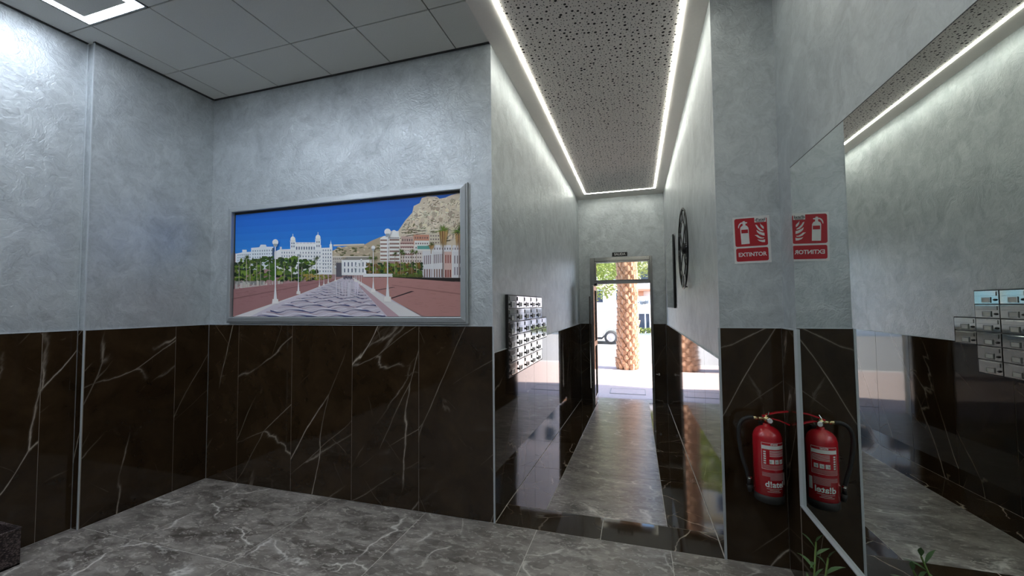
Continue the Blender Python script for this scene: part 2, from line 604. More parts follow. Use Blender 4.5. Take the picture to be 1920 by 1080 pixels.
# right wall: full height in the corner, low under the mirror
TM = 0.020
MY, MZ0, MZ1 = 2.7016, 0.4734, 2.3798
panels(w_right, (XS, YB), -PI / 2, [0, YB - MY - 0.006], HW, TM)
panels(w_right, (XS, MY - 0.006), -PI / 2, [0, 0.62, 1.25, 1.88, 2.51, 3.1], MZ0 - 0.006, TM)
panels(w_right, (XS, MY - 3.108), -PI / 2, [0, 0.6, 1.2, 1.8, MY - 3.108 - YN], HW, TM)
ce = [0.002] + [0.63 * i for i in range(1, 8)] + [YD - YB]
panels(w_cl, (XL - T, YB), PI / 2, ce, HC, T, True)
panels(w_cr, (XR + T, YD), -PI / 2, [0] + [YD - YB - 0.63 * i for i in range(7, 0, -1)] + [YD - YB - 0.002], HC, T, True)
panels(w_far, (XL, YD + T), 0, [0, DX0 - XL], HC, T, True)
panels(w_far, (DX1, YD + T), 0, [0, XR - DX1], HC, T, True)

# metal trims -----------------------------------------------------------
trim_n = [0]
def trim(*boxes):
    trim_n[0] += 1
    b = MB()
    for d in boxes:
        b.box(*d)
    return struct(b.build('trim_%d' % trim_n[0], M['trim']))
c = 0.009
trim((XL - 0.010, XL + 0.0015, YB - 0.0015, YB + 0.010, 0, HW), (XW, XL - 0.010, YB - 0.0005, YB + T, HW, HW + 0.005))
trim((XW - T, XW + 0.0005, YS, YB, HW, HW + 0.005))
trim((XW - 0.007, XW + 0.001, YS - 0.001, YS + 0.007, 0, HW), (XW - T - 0.003, XW - 0.003, YS + 0.003, YS + 0.010, HW, ZC))
trim((XWN, XWN + 0.003, YS - 0.003, YS + 0.001, HW, ZC))
trim((XWN - T, XWN + 0.0005, YN, YS, HW, HW + 0.005))
trim((XR - 0.0015, XR + 0.012, YB - 0.0015, YB + 0.012, 0, HW), (XR + 0.012, XS, YB - 0.0005, YB + T, HW, HW + 0.005))
trim((XS - TM, XS, MY, YB, HW, HW + 0.006), (XS - TM, XS, MY - 0.005, MY, MZ0 - 0.005, HW + 0.006), (XS - TM, XS, MY - 3.1, MY - 0.005, MZ0 - 0.006, MZ0 - 0.001))
trim((XL - T, XL + 0.0005, YB + T, YD, HC, HC + 0.004))
trim((XR - 0.0005, XR + T, YB + T, YD, HC, HC + 0.004))
trim((XL, DX0, YD - 0.0005, YD + T, HC, HC + 0.004), (DX1, XR, YD - 0.0005, YD + T, HC, HC + 0.004))
# plaster corner beads of the corridor mouth
trim((XL - T - 0.002, XL - T + 0.001, YB + T - 0.0015, YB + T + 0.002, HW, ZG), (XR + T - 0.001, XR + T + 0.002, YB + T - 0.0015, YB + T + 0.002, HW, ZG))

# floor -----------------------------------------------------------------
fb = MB()
fb.box(-4.2, 1.05, YN - 0.15, YB, -0.2, -0.0012)
floor = struct(fb.build('floor', M['fgrout']))
tile_cache = {}
def tile_mesh(w, d, mat, t=0.012, g=0.0017):
    k = (round(w, 3), round(d, 3), mat, t)
    if k not in tile_cache:
        b = MB()
        b.cbox(g, w - g, g, d - g, -t, 0, 0.0008)
        me = b.mesh('floor_tile')
        me.materials.append(M[mat])
        me.update()
        tile_cache[k] = me
    return tile_cache[k]
ye = [YB, 2.01, 1.113, 0.216, -0.681, -1.578, YN]
xe = [XWN, -3.37, -2.485, -1.60, -0.7144, 0.1793, XS]
for y1, y0 in zip(ye[:-1], ye[1:]):
    for i, (x0, x1) in enumerate(zip(xe[:-1], xe[1:])):
        if i == 0 and y1 == YB:
            x0 = XW
        link('floor_tile', tile_mesh(x1 - x0, y1 - y0, 'floor'), floor, (x0, y0, 0))
# corridor: level dark band then a gentle ramp down to the street door
slope = math.atan2(-DROP, YD - YT)
fc = MB()
fc.box(XL - 0.05, XR + 0.05, YB, YT, -0.25, -0.0012)
fc.add([(XL - .05, YT, -.25), (XR + .05, YT, -.25), (XR + .05, 8.2, -.25), (XL - .05, 8.2, -.25),
        (XL - .05, YT, -.0015), (XR + .05, YT, -.0015), (XR + .05, 8.2, -DROP - .014), (XL - .05, 8.2, -DROP - .014)],
       [(0, 3, 2, 1), (4, 5, 6, 7), (0, 1, 5, 4), (1, 2, 6, 5), (2, 3, 7, 6), (3, 0, 4, 7)])
floor_c = struct(fc.build('floor_corridor', M['fgrout']))
for x0, x1 in ((XL, -0.27), (-0.27, XR)):
    link('floor_tile', tile_mesh(x1 - x0, YT - YB, 'dark'), floor_c, (x0, YB, 0))
rl = (YD - YT) / math.cos(slope)
cuts = [0, 0.9, 1.8, 2.7, 3.6, 4.5, rl]
for a, b in zip(cuts[:-1], cuts[1:]):
    y, z = YT + a * math.cos(slope), a * math.sin(slope)
    for x0, x1, m in ((XL, -0.7104, 'dark'), (-0.7104, 0.177, 'ramp'), (0.177, XR, 'dark')):
        link('floor_tile', tile_mesh(x1 - x0, b - a, m), floor_c, (x0, y, z), (slope, 0, 0))
# door sill
sill = MB(); sill.cbox(DX0, DX1, YD, 8.12, -DROP - 0.02, -DROP, 0.002)
sill.build('door_sill', M['ramp'], floor_c)

# ceilings --------------------------------------------------------------
cb = MB(); cb.box(-4.2, -1.045, YN - 0.15, YB + T, ZC + 0.004, 3.85)
ceiling = struct(cb.build('ceiling', M['grid']))
cx = [-4.02] + [-3.72 + 0.5975 * i for i in range(5)] + [-1.045]
cy = [YB + 0.01, 2.4555, 1.858, 1.2605, 0.663, 0.0655, -0.532, -1.1295, -1.727, -2.3245, YN - 0.01]
ct_cache = {}
LIGHT_CELLS = {(1, 2), (3, 2), (1, 5), (3, 5), (2, 8)}
def ceil_tile(w, d):
    k = (round(w, 3), round(d, 3))
    if k not in ct_cache:
        b = MB(); b.cbox(0.0045, w - 0.0045, 0.0045, d - 0.0045, 0, 0.012, 0.001)
        me = b.mesh('ceiling_tile'); me.materials.append(M['ctile']); me.update()
        ct_cache[k] = me
    return ct_cache[k]
light_places = []
for j in range(len(cy) - 1):
    for i in range(len(cx) - 1):
        x0, x1, y1, y0 = cx[i], cx[i + 1], cy[j], cy[j + 1]
        if (i, j) in LIGHT_CELLS:
            light_places.append((x0, x1, y0, y1))
            continue
        link('ceiling_tile', ceil_tile(x1 - x0, y1 - y0), ceiling, (x0, y0, ZC - 0.006))
# perimeter angle
pb = MB()
pb.box(-4.0, XWN + 0.008, YN, YS, ZC - 0.012, ZC - 0.005); pb.box(XW - T, XW + 0.012, YS, YB, ZC - 0.012, ZC - 0.005); pb.box(XW, XL - T, YB - 0.006, YB + T, ZC - 0.012, ZC - 0.005)
pb.build('wall_angle', M['grid'], ceiling)

gb = MB()
EX, EXR, EY = -0.857, 0.343, 7.483   # led strip centre lines
hw = 0.013
gb.box(-1.043, EX - hw, YN - 0.15, 2.93, ZG, 3.85); gb.box(XL - 0.15, EX - hw, 2.93, 8.1, ZG, 3.85)
gb.box(EXR + hw, XS + 0.18, YN - 0.15, 2.93, ZG, 3.85); gb.box(EXR + hw, XR + 0.15, 2.93, 8.1, ZG, 3.85)
gb.box(EX - hw, EXR + hw, EY + hw, 8.1, ZG, 3.85)
gb.box(EX - hw, EXR + hw, YN - 0.15, -2.0 - hw, ZG, 3.85)
gb.box(EX - hw, EXR + hw, -2.0 - hw, EY + hw, ZG + 0.05, 3.85)
ceil_c = struct(gb.build('ceiling_corridor', M['gypsum']))
pf = MB(); pf.box(EX + hw, EXR - hw, -2.0 + hw, EY - hw, ZG, ZG + 0.045)
pf.build('perforated_panel', M['perf'], ceil_c)

# led strips
ls = empty('led_strip', (EX, 2.7, ZG))
tag(ls, 'white led light line framing the perforated corridor ceiling', 'light strip')
def rect_ring(b, x0, x1, y0, y1, w, z0, z1):
    b.box(x0 - w, x0 + w, y0 + w, y1 - w, z0, z1); b.box(x1 - w, x1 + w, y0 + w, y1 - w, z0, z1)
    b.box(x0 - w, x1 + w, y0 - w, y0 + w, z0, z1); b.box(x0 - w, x1 + w, y1 - w, y1 + w, z0, z1)
b = MB(); rect_ring(b, EX, EXR, -2.0, EY, 0.0100, ZG - 0.006, ZG + 0.004)
o = b.build('diffuser', M['led_neutral'], ls); o.location = (-EX, -2.7, -ZG)
b = MB(); rect_ring(b, EX, EXR, -2.0, EY, 0.0128, ZG + 0.006, ZG + 0.02)
o = b.build('profile', M['alu'], ls); o.location = (-EX, -2.7, -ZG)

# grid ceiling lights: lit square frame around a ceiling tile
for n_, (x0, x1, y0, y1) in enumerate(light_places):
    L = empty('ceiling_light', ((x0 + x1) / 2, (y0 + y1) / 2, ZC - 0.006))
    tag(L, ['square led frame light nearest the end wall, by the left wall', 'square led frame light nearest the end wall, in the middle of the grid ceiling', 'square led frame light by the left wall, second row from the end wall', 'square led frame light in the middle of the grid ceiling, second row', 'square led frame light nearest the rear wall'][n_], 'ceiling light', 'square led frame lights')
    h = (x1 - x0) / 2 - 0.006
    b = MB()
    for d in ((-h, h, -h, -h + 0.012), (-h, h, h - 0.012, h), (-h, -h + 0.012, -h + 0.012, h - 0.012), (h - 0.012, h, -h + 0.012, h - 0.012)):
        b.box(d[0], d[1], d[2], d[3], -0.002, 0.01)
    b.build('frame', M['alu'], L)
    a, c_ = h - 0.012, h - 0.070
    b = MB()
    for d in ((-a, a, -a, -c_), (-a, a, c_, a), (-a, -c_, -c_, c_), (c_, a, -c_, c_)):
        b.box(d[0], d[1], d[2], d[3], -0.003, 0.004)
    b.build('diffuser', M['led_cool'], L)
    b = MB(); b.cbox(-c_ + 0.004, c_ - 0.004, -c_ + 0.004, c_ - 0.004, -0.006, 0.006, 0.001)
    b.build('centre_tile', M['ctile'], L)

# street door (structure): polished steel frame with transom light, open leaf
door = struct(empty('door_1'), 'polished steel street door with glazed transom, its leaf open inwards')
FY0, FY1 = 7.86, 7.95
fwid = 0.085
b = MB()
b.cbox(DX0, DX0 + fwid, FY0, FY1, -DROP, DZ1, 0.004); b.cbox(DX1 - 0.045, DX1, FY0, FY1, -DROP, DZ1, 0.004)
b.cbox(DX0 + fwid, DX1 - 0.045, FY0, FY1, DZ1 - 0.07, DZ1, 0.004)
b.cbox(DX0 + fwid, DX1 - 0.045, FY0, FY1, 1.99, 2.045, 0.004)
b.build('door_frame', M['steel'], door)
b = MB()
x0, x1, z0, z1 = DX0 + fwid, DX1 - 0.045, 2.045, DZ1 - 0.07
for d in ((x0, x0 + 0.03, z0, z1), (x1 - 0.03, x1, z0, z1), (x0 + .03, x1 - .03, z0, z0 + 0.02), (x0 + .03, x1 - .03, z1 - 0.03, z1)):
    b.cbox(d[0], d[1], FY0 + 0.02, FY1 - 0.02, d[2], d[3], 0.003)
tr = b.build('transom_frame', M['steel'], door)
box('pane', M['glass'], tr, x0 + 0.03, x1 - 0.03, 7.90, 7.906, z0 + 0.02, z1 - 0.03)
# leaf, hinged on the left jamb, folded back into the corridor
lf = MB()
LX, LW_, LZ0, LZ1 = -0.735, 0.60, -0.145, 1.94
y1_, y0_ = 7.87, 7.87 - LW_
lf.cbox(LX - 0.02, LX + 0.02, y0_, y0_ + 0.07, LZ0, LZ1, 0.004); lf.cbox(LX - 0.02, LX + 0.02, y1_ - 0.07, y1_, LZ0, LZ1, 0.004)
lf.cbox(LX - 0.02, LX + 0.02, y0_ + 0.07, y1_ - 0.07, LZ0, LZ0 + 0.12, 0.004); lf.cbox(LX - 0.02, LX + 0.02, y0_ + 0.07, y1_ - 0.07, LZ1 - 0.08, LZ1, 0.004)
lf.cbox(LX - 0.02, LX + 0.02, y0_ + 0.07, y1_ - 0.07, 0.86, 0.95, 0.004)
leaf = lf.build('door_leaf', M['steel'], door)
box('pane', M['glass'], leaf, LX - 0.003, LX + 0.003, y0_ + 0.07, y1_ - 0.07, LZ0 + 0.12, 0.86)
box('pane', M['glass'], leaf, LX - 0.003, LX + 0.003, y0_ + 0.07, y1_ - 0.07, 0.95, LZ1 - 0.08)
b = MB()
b.tube([(LX - 0.055, y0_ + 0.035, 0.15), (LX - 0.055, y0_ + 0.035, 1.75)], 0.013, 12)
for z in (0.25, 0.95, 1.65):
    b.cyl((LX - 0.055, y0_ + 0.035, z), (LX - 0.018, y0_ + 0.035, z), 0.008)
b.build('pull_handle', M['chrome'], leaf, smooth=True)
b = MB(); b.cbox(LX + 0.0, LX + 0.05, y1_ - 0.28, y1_ - 0.06, LZ1 + 0.01, LZ1 + 0.05, 0.004); b.tube([(LX + .03, y1_ - .2, LZ1 + .06), (LX + .2, y1_ - .05, LZ1 + .062)], 0.007)
b.build('door_closer', M['black'], leaf)
# chrome stay on the right of the door
b = MB()
b.lathe([(0.022, 0), (0.022, 0.006), (0.009, 0.008), (0.009, 0.035), (0.016, 0.038), (0.016, 0.055)], 16, (0.363, YD, 0.34), Matrix.Rotation(PI / 2, 4, 'X'))
b.cyl((0.363, YD - 0.045, 0.34), (0.305, YD - 0.045, 0.345), 0.006)
o = b.build('door_stop', M['chrome'], None, smooth=True)
tag(o, 'small chrome door stop on dark marble right of street door', 'door stop')

# =================================================================== WALL THINGS IN THE HALL
# big landscape print in a silver frame
PX0, PX1, PZ0, PZ1 = -3.628, -1.288, 1.517, 2.503
pic = empty('framed_picture', ((PX0 + PX1) / 2, YB + T, (PZ0 + PZ1) / 2))
tag(pic, 'wide framed photograph of a seaside promenade under blue sky, on the grey wall', 'picture')
hw_, hh_ = (PX1 - PX0) / 2, (PZ1 - PZ0) / 2
FO = 0.056
def frame_bar(name, pts_in, pts_out):
    # moulding bar: outer edge, raised flat, inner lip
    b = MB()
    (ax, az), (bx, bz) = pts_in
    (cx_, cz), (dx, dz) = pts_out
    def L(p, q, t): return (p[0] + (q[0] - p[0]) * t, p[1] + (q[1] - p[1]) * t)
    prof = [(0.0, -0.004), (0.0, -0.040), (0.12, -0.042), (0.72, -0.036), (0.80, -0.028), (1.0, -0.026), (1.0, 0.0)]
    vs = []
    for t, y in prof:
        p = L((ax, az), (cx_, cz), t); q = L((bx, bz), (dx, dz), t)
        vs += [(p[0], y, p[1]), (q[0], y, q[1])]
    n = len(prof)
    fs = [(2 * i, 2 * i + 1, 2 * i + 3, 2 * i + 2) for i in range(n - 1)] + [(2 * n - 2, 2 * n - 1, 1, 0)]
    b.add(vs, fs)
    return b.build(name, M['frame'], pic)
I = [(-hw_, -hh_), (hw_, -hh_), (hw_, hh_), (-hw_, hh_)]
O_ = [(-hw_ - FO, -hh_ - FO), (hw_ + FO, -hh_ - FO), (hw_ + FO, hh_ + FO), (-hw_ - FO, hh_ + FO)]
for i in range(4):
    frame_bar('frame_bar', (I[i], I[(i + 1) % 4]), (O_[i], O_[(i + 1) % 4]))
box('backing', M['black'], pic, -hw_, hw_, -0.006, -0.001, -hh_, hh_)  # its black margin beside the print stands in for the frame's shadow

# --- the printed view: vector drawing on the panel, drawing units 1800x1080
def pz(x, y):
    x /= 1000.0; y /= 1000.0
    w = 0.145974 * x + 0.018984 * y + 1
    X = (1.372151 * x - 0.03042 * y - 3.893211) / w
    Z = (0.220234 * x - 1.404244 * y + 2.933696) / w
    return X, Z
art_v, art_f, art_c = [], [], []
depth = [0.0]
def poly(pts, col, col2=None):
    depth[0] += 2.2e-6
    k = len(art_v)
    out = []
    for x, y in pts:
        X, Z = pz(x, y)
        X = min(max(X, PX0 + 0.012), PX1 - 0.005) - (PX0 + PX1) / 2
        Z = min(max(Z, PZ0 + 0.004), PZ1 - 0.020) - (PZ0 + PZ1) / 2  # print kept short, widest at top: bare black backing imitates frame shade
        out.append((X, -0.0062 - depth[0], Z))
    art_v.extend(out)
    art_f.append(tuple(range(k, k + len(pts))))
    c = lin(tuple(min(255, v * 1.10 + 3) for v in col))
    for i in range(len(pts)):
        art_c.append(c + (1,) if col2 is None or i < len(pts) / 2 else lin(col2) + (1,))
def rc(x0, y0, x1, y1, col, s=0.0):
    poly([(x0, y0), (x1, y0 + s * (x1 - x0)), (x1, y1 + s * (x1 - x0)), (x0, y1)], col)
def blob(x, y, rx, ry, col, n=9, j=0.25):
    a0 = R() * 6
    poly([(x + rx * math.cos(a0 + 2 * PI * i / n) * (1 + U(-j, j)), y + ry * math.sin(a0 + 2 * PI * i / n) * (1 + U(-j, j))) for i in range(n)], col)
def vary(c, d=14):
    e = U(-d, d)
    return tuple(min(255, max(0, v + e + U(-d / 3, d / 3))) for v in c)
# sky
for i in range(10):
    y0, y1 = 60 + i * 62, 60 + (i + 1) * 62
    t = i / 9
    poly([(90, y0 + 140 * (1 - t)), (1720, y0 - 30), (1720, y1 - 30), (90, y1 + 140 * (1 - t - 0.1))], (12 + 44 * t, 84 + 56 * t, 188 + 30 * t))
rc(90, 560, 1720, 1020, (168, 134, 134))
# far hills
poly([(790, 540), (840, 520), (900, 505), (1010, 497), (1060, 470), (1120, 445), (1180, 430), (1180, 640), (790, 640)], (176, 160, 136))
for i in range(90):
    x = U(800, 1170); blob(x, U(515, 580) - max(0, (x - 1000)) * 0.25, U(5, 18), U(2, 7), vary((96, 96, 62) if R() < .6 else (190, 176, 150)))
rc(800, 497, 1010, 508, (205, 198, 180), -0.03)
# big rock
poly([(1235, 410), (1290, 330), (1335, 280), (1345, 235), (1385, 215), (1400, 180), (1440, 160), (1500, 170), (1520, 185), (1560, 178), (1600, 160), (1640, 150), (1720, 140), (1720, 560), (1235, 560)], (212, 198, 176))
for i in range(70):
    x = U(1290, 1690); top = 400 - min(1, (x - 1240) / 180) * 225
    y = top + 14 + R() * (430 - top); L_ = U(20, 46)
    if x + L_ > 1700: continue
    poly([(x, y), (x + L_ * .35, y - L_ * U(.2, .6)), (x + L_, y - L_ * .1), (x + L_ * .8, y + L_ * .8), (x + L_ * .2, y + L_ * U(.5, 1.1))], vary((226, 212, 190) if R() < .6 else (178, 162, 138), 10))
for i in range(620):
    x = U(1260, 1700)
    top = 400 - min(1, (x - 1240) / 180) * 225
    y = top + (R() ** 0.9) * (470 - top)
    L_ = U(5, 26); a = U(-1.5, 1.5)
    w = U(1.5, 4)
    dx, dy = math.cos(a) * L_, -math.sin(a) * L_
    if x + dx > 1700 or y + min(0, dy) < top - 4: continue
    cc = (232, 220, 200) if R() < .5 else ((150, 132, 108) if R() < .7 else (112, 98, 80))
    if y > 330 and R() < .3: cc = (106, 104, 66)
    poly([(x, y), (x + dx, y + dy), (x + dx + w, y + dy + w), (x + w * .6, y + w * 1.6)], vary(cc, 12))
# terraces on the slope
for i in range(60):
    x = U(1240, 1560); y = U(385, 470); w = U(20, 60)
    rc(x, y, x + w, y + U(4, 8), vary((222, 210, 190)), -0.12); rc(x, y + 7, x + w * .8, y + 11, vary((94, 90, 62)), -0.12)
def windows(x0, y0, x1, y1, nx, ny, col, fx=0.45, fy=0.5, s=0.0):
    for j in range(ny):
        for i in range(nx):
            cx0 = x0 + (x1 - x0) * (i + 0.5 - fx / 2) / nx
            cy0 = y0 + (y1 - y0) * (j + 0.5 - fy / 2) / ny + s * (cx0 - x0)
            rc(cx0, cy0, cx0 + (x1 - x0) * fx / nx, cy0 + (y1 - y0) * fy / ny, vary(col, 12), s)
# hillside houses right of the round building
for x0, y0, x1, y1, cc in ((1250, 470, 1350, 610, (214, 200, 190)), (1345, 430, 1450, 500, (196, 140, 116)), (1350, 470, 1480, 620, (224, 222, 218)), (1260, 440, 1345, 490, (196, 168, 156)), (1450, 420, 1560, 500, (206, 196, 176)), (1250, 540, 1420, 700, (216, 206, 200))):
    rc(x0, y0, x1, y1, cc); windows(x0 + 4, y0 + 6, x1 - 4, y1 - 4, int((x1 - x0) / 16), max(1, int((y1 - y0) / 26)), (120, 100, 96), 0.5, 0.4)
rc(1370, 505, 1460, 528, (96, 160, 150))
for y in (485, 510, 560): rc(1255, y, 1345, y + 7, (132, 84, 80))
# round white building with domes
poly([(1118, 455), (1140, 440), (1200, 430), (1250, 438), (1252, 610), (1118, 610)], (232, 228, 224))
for j in range(6):
    y = 462 + j * 26
    rc(1120, y, 1176, y + 11, (150, 122, 112)); rc(1182, y - 3, 1248, y + 9, (142, 116, 108))
rc(1170, 405, 1245, 440, (228, 228, 228)); windows(1174, 446, 1246, 458, 7, 1, (90, 90, 100), .5, .8)
blob(1212, 412, 16, 14, (236, 236, 236), 12, 0.02)
# left white blocks
poly([(140, 560), (185, 550), (185, 532), (215, 532), (215, 548), (245, 546), (245, 520), (300, 515), (310, 498), (345, 498), (350, 512), (395, 512), (395, 660), (140, 680)], (216, 222, 228))
windows(150, 560, 245, 650, 7, 5, (132, 146, 160), .42, .5, -0.05); windows(250, 530, 392, 640, 9, 5, (128, 142, 158), .42, .5, -0.03)
rc(388, 520, 402, 640, (60, 80, 110))
poly([(402, 545), (440, 530), (510, 528), (510, 500), (720, 500), (720, 520), (795, 517), (795, 700), (402, 700)], (234, 234, 232))
rc(440, 512, 452, 532, (220, 224, 230)); rc(545, 482, 690, 505, (236, 236, 232))
for i in range(6): rc(550 + i * 23, 484, 568 + i * 23, 492, (196, 200, 206))
windows(446, 540, 545, 660, 6, 5, (104, 116, 134), .36, .5); windows(545, 508, 680, 535, 8, 1, (104, 116, 134), .5, .75)
windows(550, 540, 720, 690, 9, 6, (104, 116, 134), .34, .45); windows(725, 525, 792, 690, 4, 7, (108, 118, 136), .4, .5)
for y in (538, 566, 594, 622, 650): rc(440, y, 795, y + 2, (196, 198, 200))
for x in (510, 680):
    h_ = 0 if x == 510 else -12
    rc(x, 470 + h_, x + 36, 530, (226, 228, 230)); windows(x + 4, 478 + h_, x + 32, 520, 2, 2, (110, 122, 140), .5, .6)
    blob(x + 18, 462 + h_, 17, 20, (232, 230, 224), 14, 0.02); rc(x + 16, 425 + h_, x + 20, 445 + h_, (226, 226, 226)); rc(x - 2, 470 + h_, x + 38, 476 + h_, (206, 208, 210))
poly([(778, 520), (785, 465), (792, 520)], (226, 226, 228)); rc(776, 495, 794, 520, (232, 232, 232))
# low central building and streets
rc(795, 575, 860, 700, (196, 188, 178)); windows(797, 590, 858, 640, 5, 3, (130, 120, 112)); rc(820, 620, 862, 715, (92, 88, 96))
rc(858, 600, 1060, 705, (232, 232, 230)); poly([(860, 602), (900, 578), (1050, 574), (1062, 600)], (142, 136, 130))
windows(866, 612, 1040, 650, 7, 1, (86, 98, 116), .3, .75); windows(866, 655, 1040, 690, 7, 1, (90, 102, 118), .3, .75)
rc(800, 575, 1060, 582, (214, 206, 194)); windows(800, 582, 900, 600, 8, 1, (120, 112, 104))
# arcade on the right
rc(1405, 540, 1690, 730, (214, 212, 214)); 
for x0, x1 in ((1480, 1545), (1548, 1600), (1610, 1690)): rc(x0, 500, x1, 545, (222, 220, 222))
rc(1552, 545, 1605, 725, (206, 176, 168))
windows(1412, 565, 1545, 640, 10, 1, (116, 96, 100), .4, .8, -0.1); windows(1412, 660, 1545, 722, 8, 1, (120, 92, 84), .5, .9); windows(1556, 560, 1602, 630, 3, 1, (140, 76, 66), .5, .8); windows(1556, 665, 1602, 722, 3, 1, (128, 60, 48), .6, .9); windows(1615, 560, 1688, 715, 4, 2, (122, 112, 118), .35, .7)
windows(1480, 515, 1688, 535, 12, 1, (120, 112, 118), .4, .7)
for x in (1470, 1545, 1605): rc(x, 510, x + 4, 722, (232, 230, 232))
# trees
greens = [(44, 66, 34), (62, 92, 34), (92, 116, 40), (30, 46, 30), (112, 134, 50)]
for i in range(420):
    x = U(138, 690)
    y = U(600, 760) - (18 if 300 < x < 560 else 0)
    if x > 560 and R() < .45: continue
    g = greens[1] if 300 < x < 420 and R() < .6 else random.choice(greens)
    blob(x, y, U(8, 22), U(6, 16), vary(g, 14), 7, .4)
rc(135, 745, 340, 770, (130, 128, 126))
for i in range(40): rc(140 + i * 8, U(740, 785), 146 + i * 8, U(788, 800), vary((198, 192, 186)))
for i in range(300):
    x = U(1030, 1400); y = U(625, 712)
    if 1060 < x < 1110 and R() < .4: continue
    blob(x, y, U(6, 18), U(6, 14), vary(random.choice(greens + [(128, 98, 48), (106, 84, 44)]), 14), 7, .4)
for i in range(60):
    blob(U(590, 790), U(700, 742), U(4, 12), U(3, 8), vary((120, 120, 50) if R() < .6 else (168, 140, 70)), 6, .4)
def palm(x, y, yb, r, gcol, tcol, skirt=0):
    rc(x - r * .06, y, x + r * .06, yb, tcol)
    if skirt:
        for i in range(60): 
            a = U(-.5, .5); L_ = U(.5, 1.2) * skirt
            poly([(x + a * r, y), (x + a * r + 6, y), (x + a * r * .6 + 2, y + L_)], vary((178, 144, 92) if R() < .6 else (122, 88, 52), 16))
    for i in range(34):
        a = U(-PI * 1.05, PI * .05) if R() < .75 else U(0, 2 * PI)
        L_ = r * U(.7, 1.1)
        ex, ey = x + math.cos(a) * L_, y + math.sin(a) * L_ * .85
        w = r * .07
        poly([(x - w, y), (x + w, y + w), (ex, ey + abs(math.cos(a)) * L_ * .25)], vary(gcol if R() < .7 else tuple(v * .55 for v in gcol), 14))
for x, y, yb, r in ((215, 590, 760, 34), (165, 630, 770, 26), (285, 610, 770, 24), (310, 600, 770, 26), (370, 610, 760, 24), (470, 630, 750, 22), (520, 640, 750, 24), (590, 640, 745, 30), (640, 650, 740, 22), (690, 590, 730, 28), (655, 640, 740, 18), (240, 620, 770, 22)):
    palm(x, y, yb, r, (70, 88, 48), (186, 176, 164))
for x, y, yb, r in ((1050, 590, 700, 26), (1090, 590, 700, 26), (1220, 560, 700, 26), (1260, 545, 700, 34), (1275, 560, 700, 26), (1335, 545, 700, 28), (1365, 550, 700, 26)):
    palm(x, y, yb, r, (84, 104, 42), (170, 150, 126))
palm(1465, 500, 560, 34, (96, 104, 44), (150, 120, 80), 30)
palm(1545, 400, 730, 58, (96, 124, 38), (140, 122, 118), 110)
palm(1655, 400, 735, 62, (90, 116, 40), (150, 130, 126), 130)
# low walls / planting band
rc(1005, 695, 1205, 716, (224, 222, 222)); 
for i in range(80): blob(U(1210, 1400), U(700, 722), U(6, 14), U(4, 8), vary((84, 96, 44)), 6, .4)
poly([(1205, 718), (1690, 722), (1690, 750), (1205, 728)], (44, 36, 34))
# plazas
poly([(120, 800), (330, 775), (800, 730), (840, 728), (560, 840), (120, 985)], (156, 112, 112))
poly([(960, 722), (1205, 720), (1690, 752), (1690, 1000), (1420, 1000), (1010, 780)], (176, 128, 124))
for i in range(140):
    x = U(140, 700); y = 800 + (x - 140) * -0.1 + R() * 120 * (1 - (x - 140) / 620)
    rc(x, y, x + U(10, 50), y + 2, vary((146, 102, 102), 8), -0.08)
for i in range(160):
    x = U(1180, 1640); y = U(745, 960)
    if (y - 740) > (x - 1010) * .5: continue
    rc(x, y, x + U(10, 50), y + 2, vary((166, 120, 116), 8), 0.04)
poly([(1195, 858), (1330, 812), (1352, 814), (1200, 864)], (58, 44, 50)); poly([(1080, 806), (1210, 785), (1225, 787), (1086, 811)], (92, 70, 74))
poly([(1200, 770), (1690, 828), (1690, 838), (1200, 774)], (150, 106, 104)); poly([(130, 860), (700, 755), (700, 758), (130, 868)], (128, 88, 90))
# light promenade strip
poly([(866, 722), (940, 722), (1400, 1000), (180, 1000)], (198, 190, 200))
poly([(866, 722), (872, 722), (400, 905), (240, 1000), (130, 1000), (560, 840)], (214, 208, 208))
poly([(930, 722), (940, 722), (1180, 870), (1400, 1000), (1250, 1000), (1000, 790)], (212, 208, 208))
poly([(925, 722), (930, 722), (1250, 1000), (1170, 1000)], (182, 152, 160))
for i in range(46):
    x = U(870, 930); y = U(722, 735); rc(x, y - U(8, 20), x + 3, y, vary((80, 76, 90), 20))
def edge(y):
    t = (y - 722) / 278.0
    return 868 - 625 * t ** 1.0 * 0.98, 928 + 245 * t
yy = 745.0
k = 0
while yy < 1000:
    dy = 1.2 + (yy - 722) * 0.085
    l_, r_ = edge(yy)
    n = 34
    amp = dy * 0.42
    ph = k * 0.22
    per = (r_ - l_) / 3.4
    colr = [(72, 78, 118), (176, 156, 166), (222, 218, 226)][k % 3]
    if yy < 800: colr = tuple(v * .55 + 198 * .45 for v in colr)
    tp, bt = [], []
    for i in range(n + 1):
        x = l_ + (r_ - l_) * i / n
        s_ = math.sin(2 * PI * x / per + ph) + .35 * math.sin(4 * PI * x / per + ph)
        th = dy * (.26 + .16 * math.sin(2 * PI * x / per + ph + 1.4)) * (1.2 if k % 3 == 0 else 1)
        tp.append((x, min(997, yy + amp * s_)))
        bt.append((x, min(999, yy + amp * s_ + th)))
    for i in range(n):
        poly([tp[i], tp[i + 1], bt[i + 1], bt[i]], colr)
    yy += dy * 0.62
    k += 1
for i in range(40):
    x = U(820, 980); rc(x, U(735, 760), x + U(2, 5), U(780, 860), vary((214, 208, 218), 8))
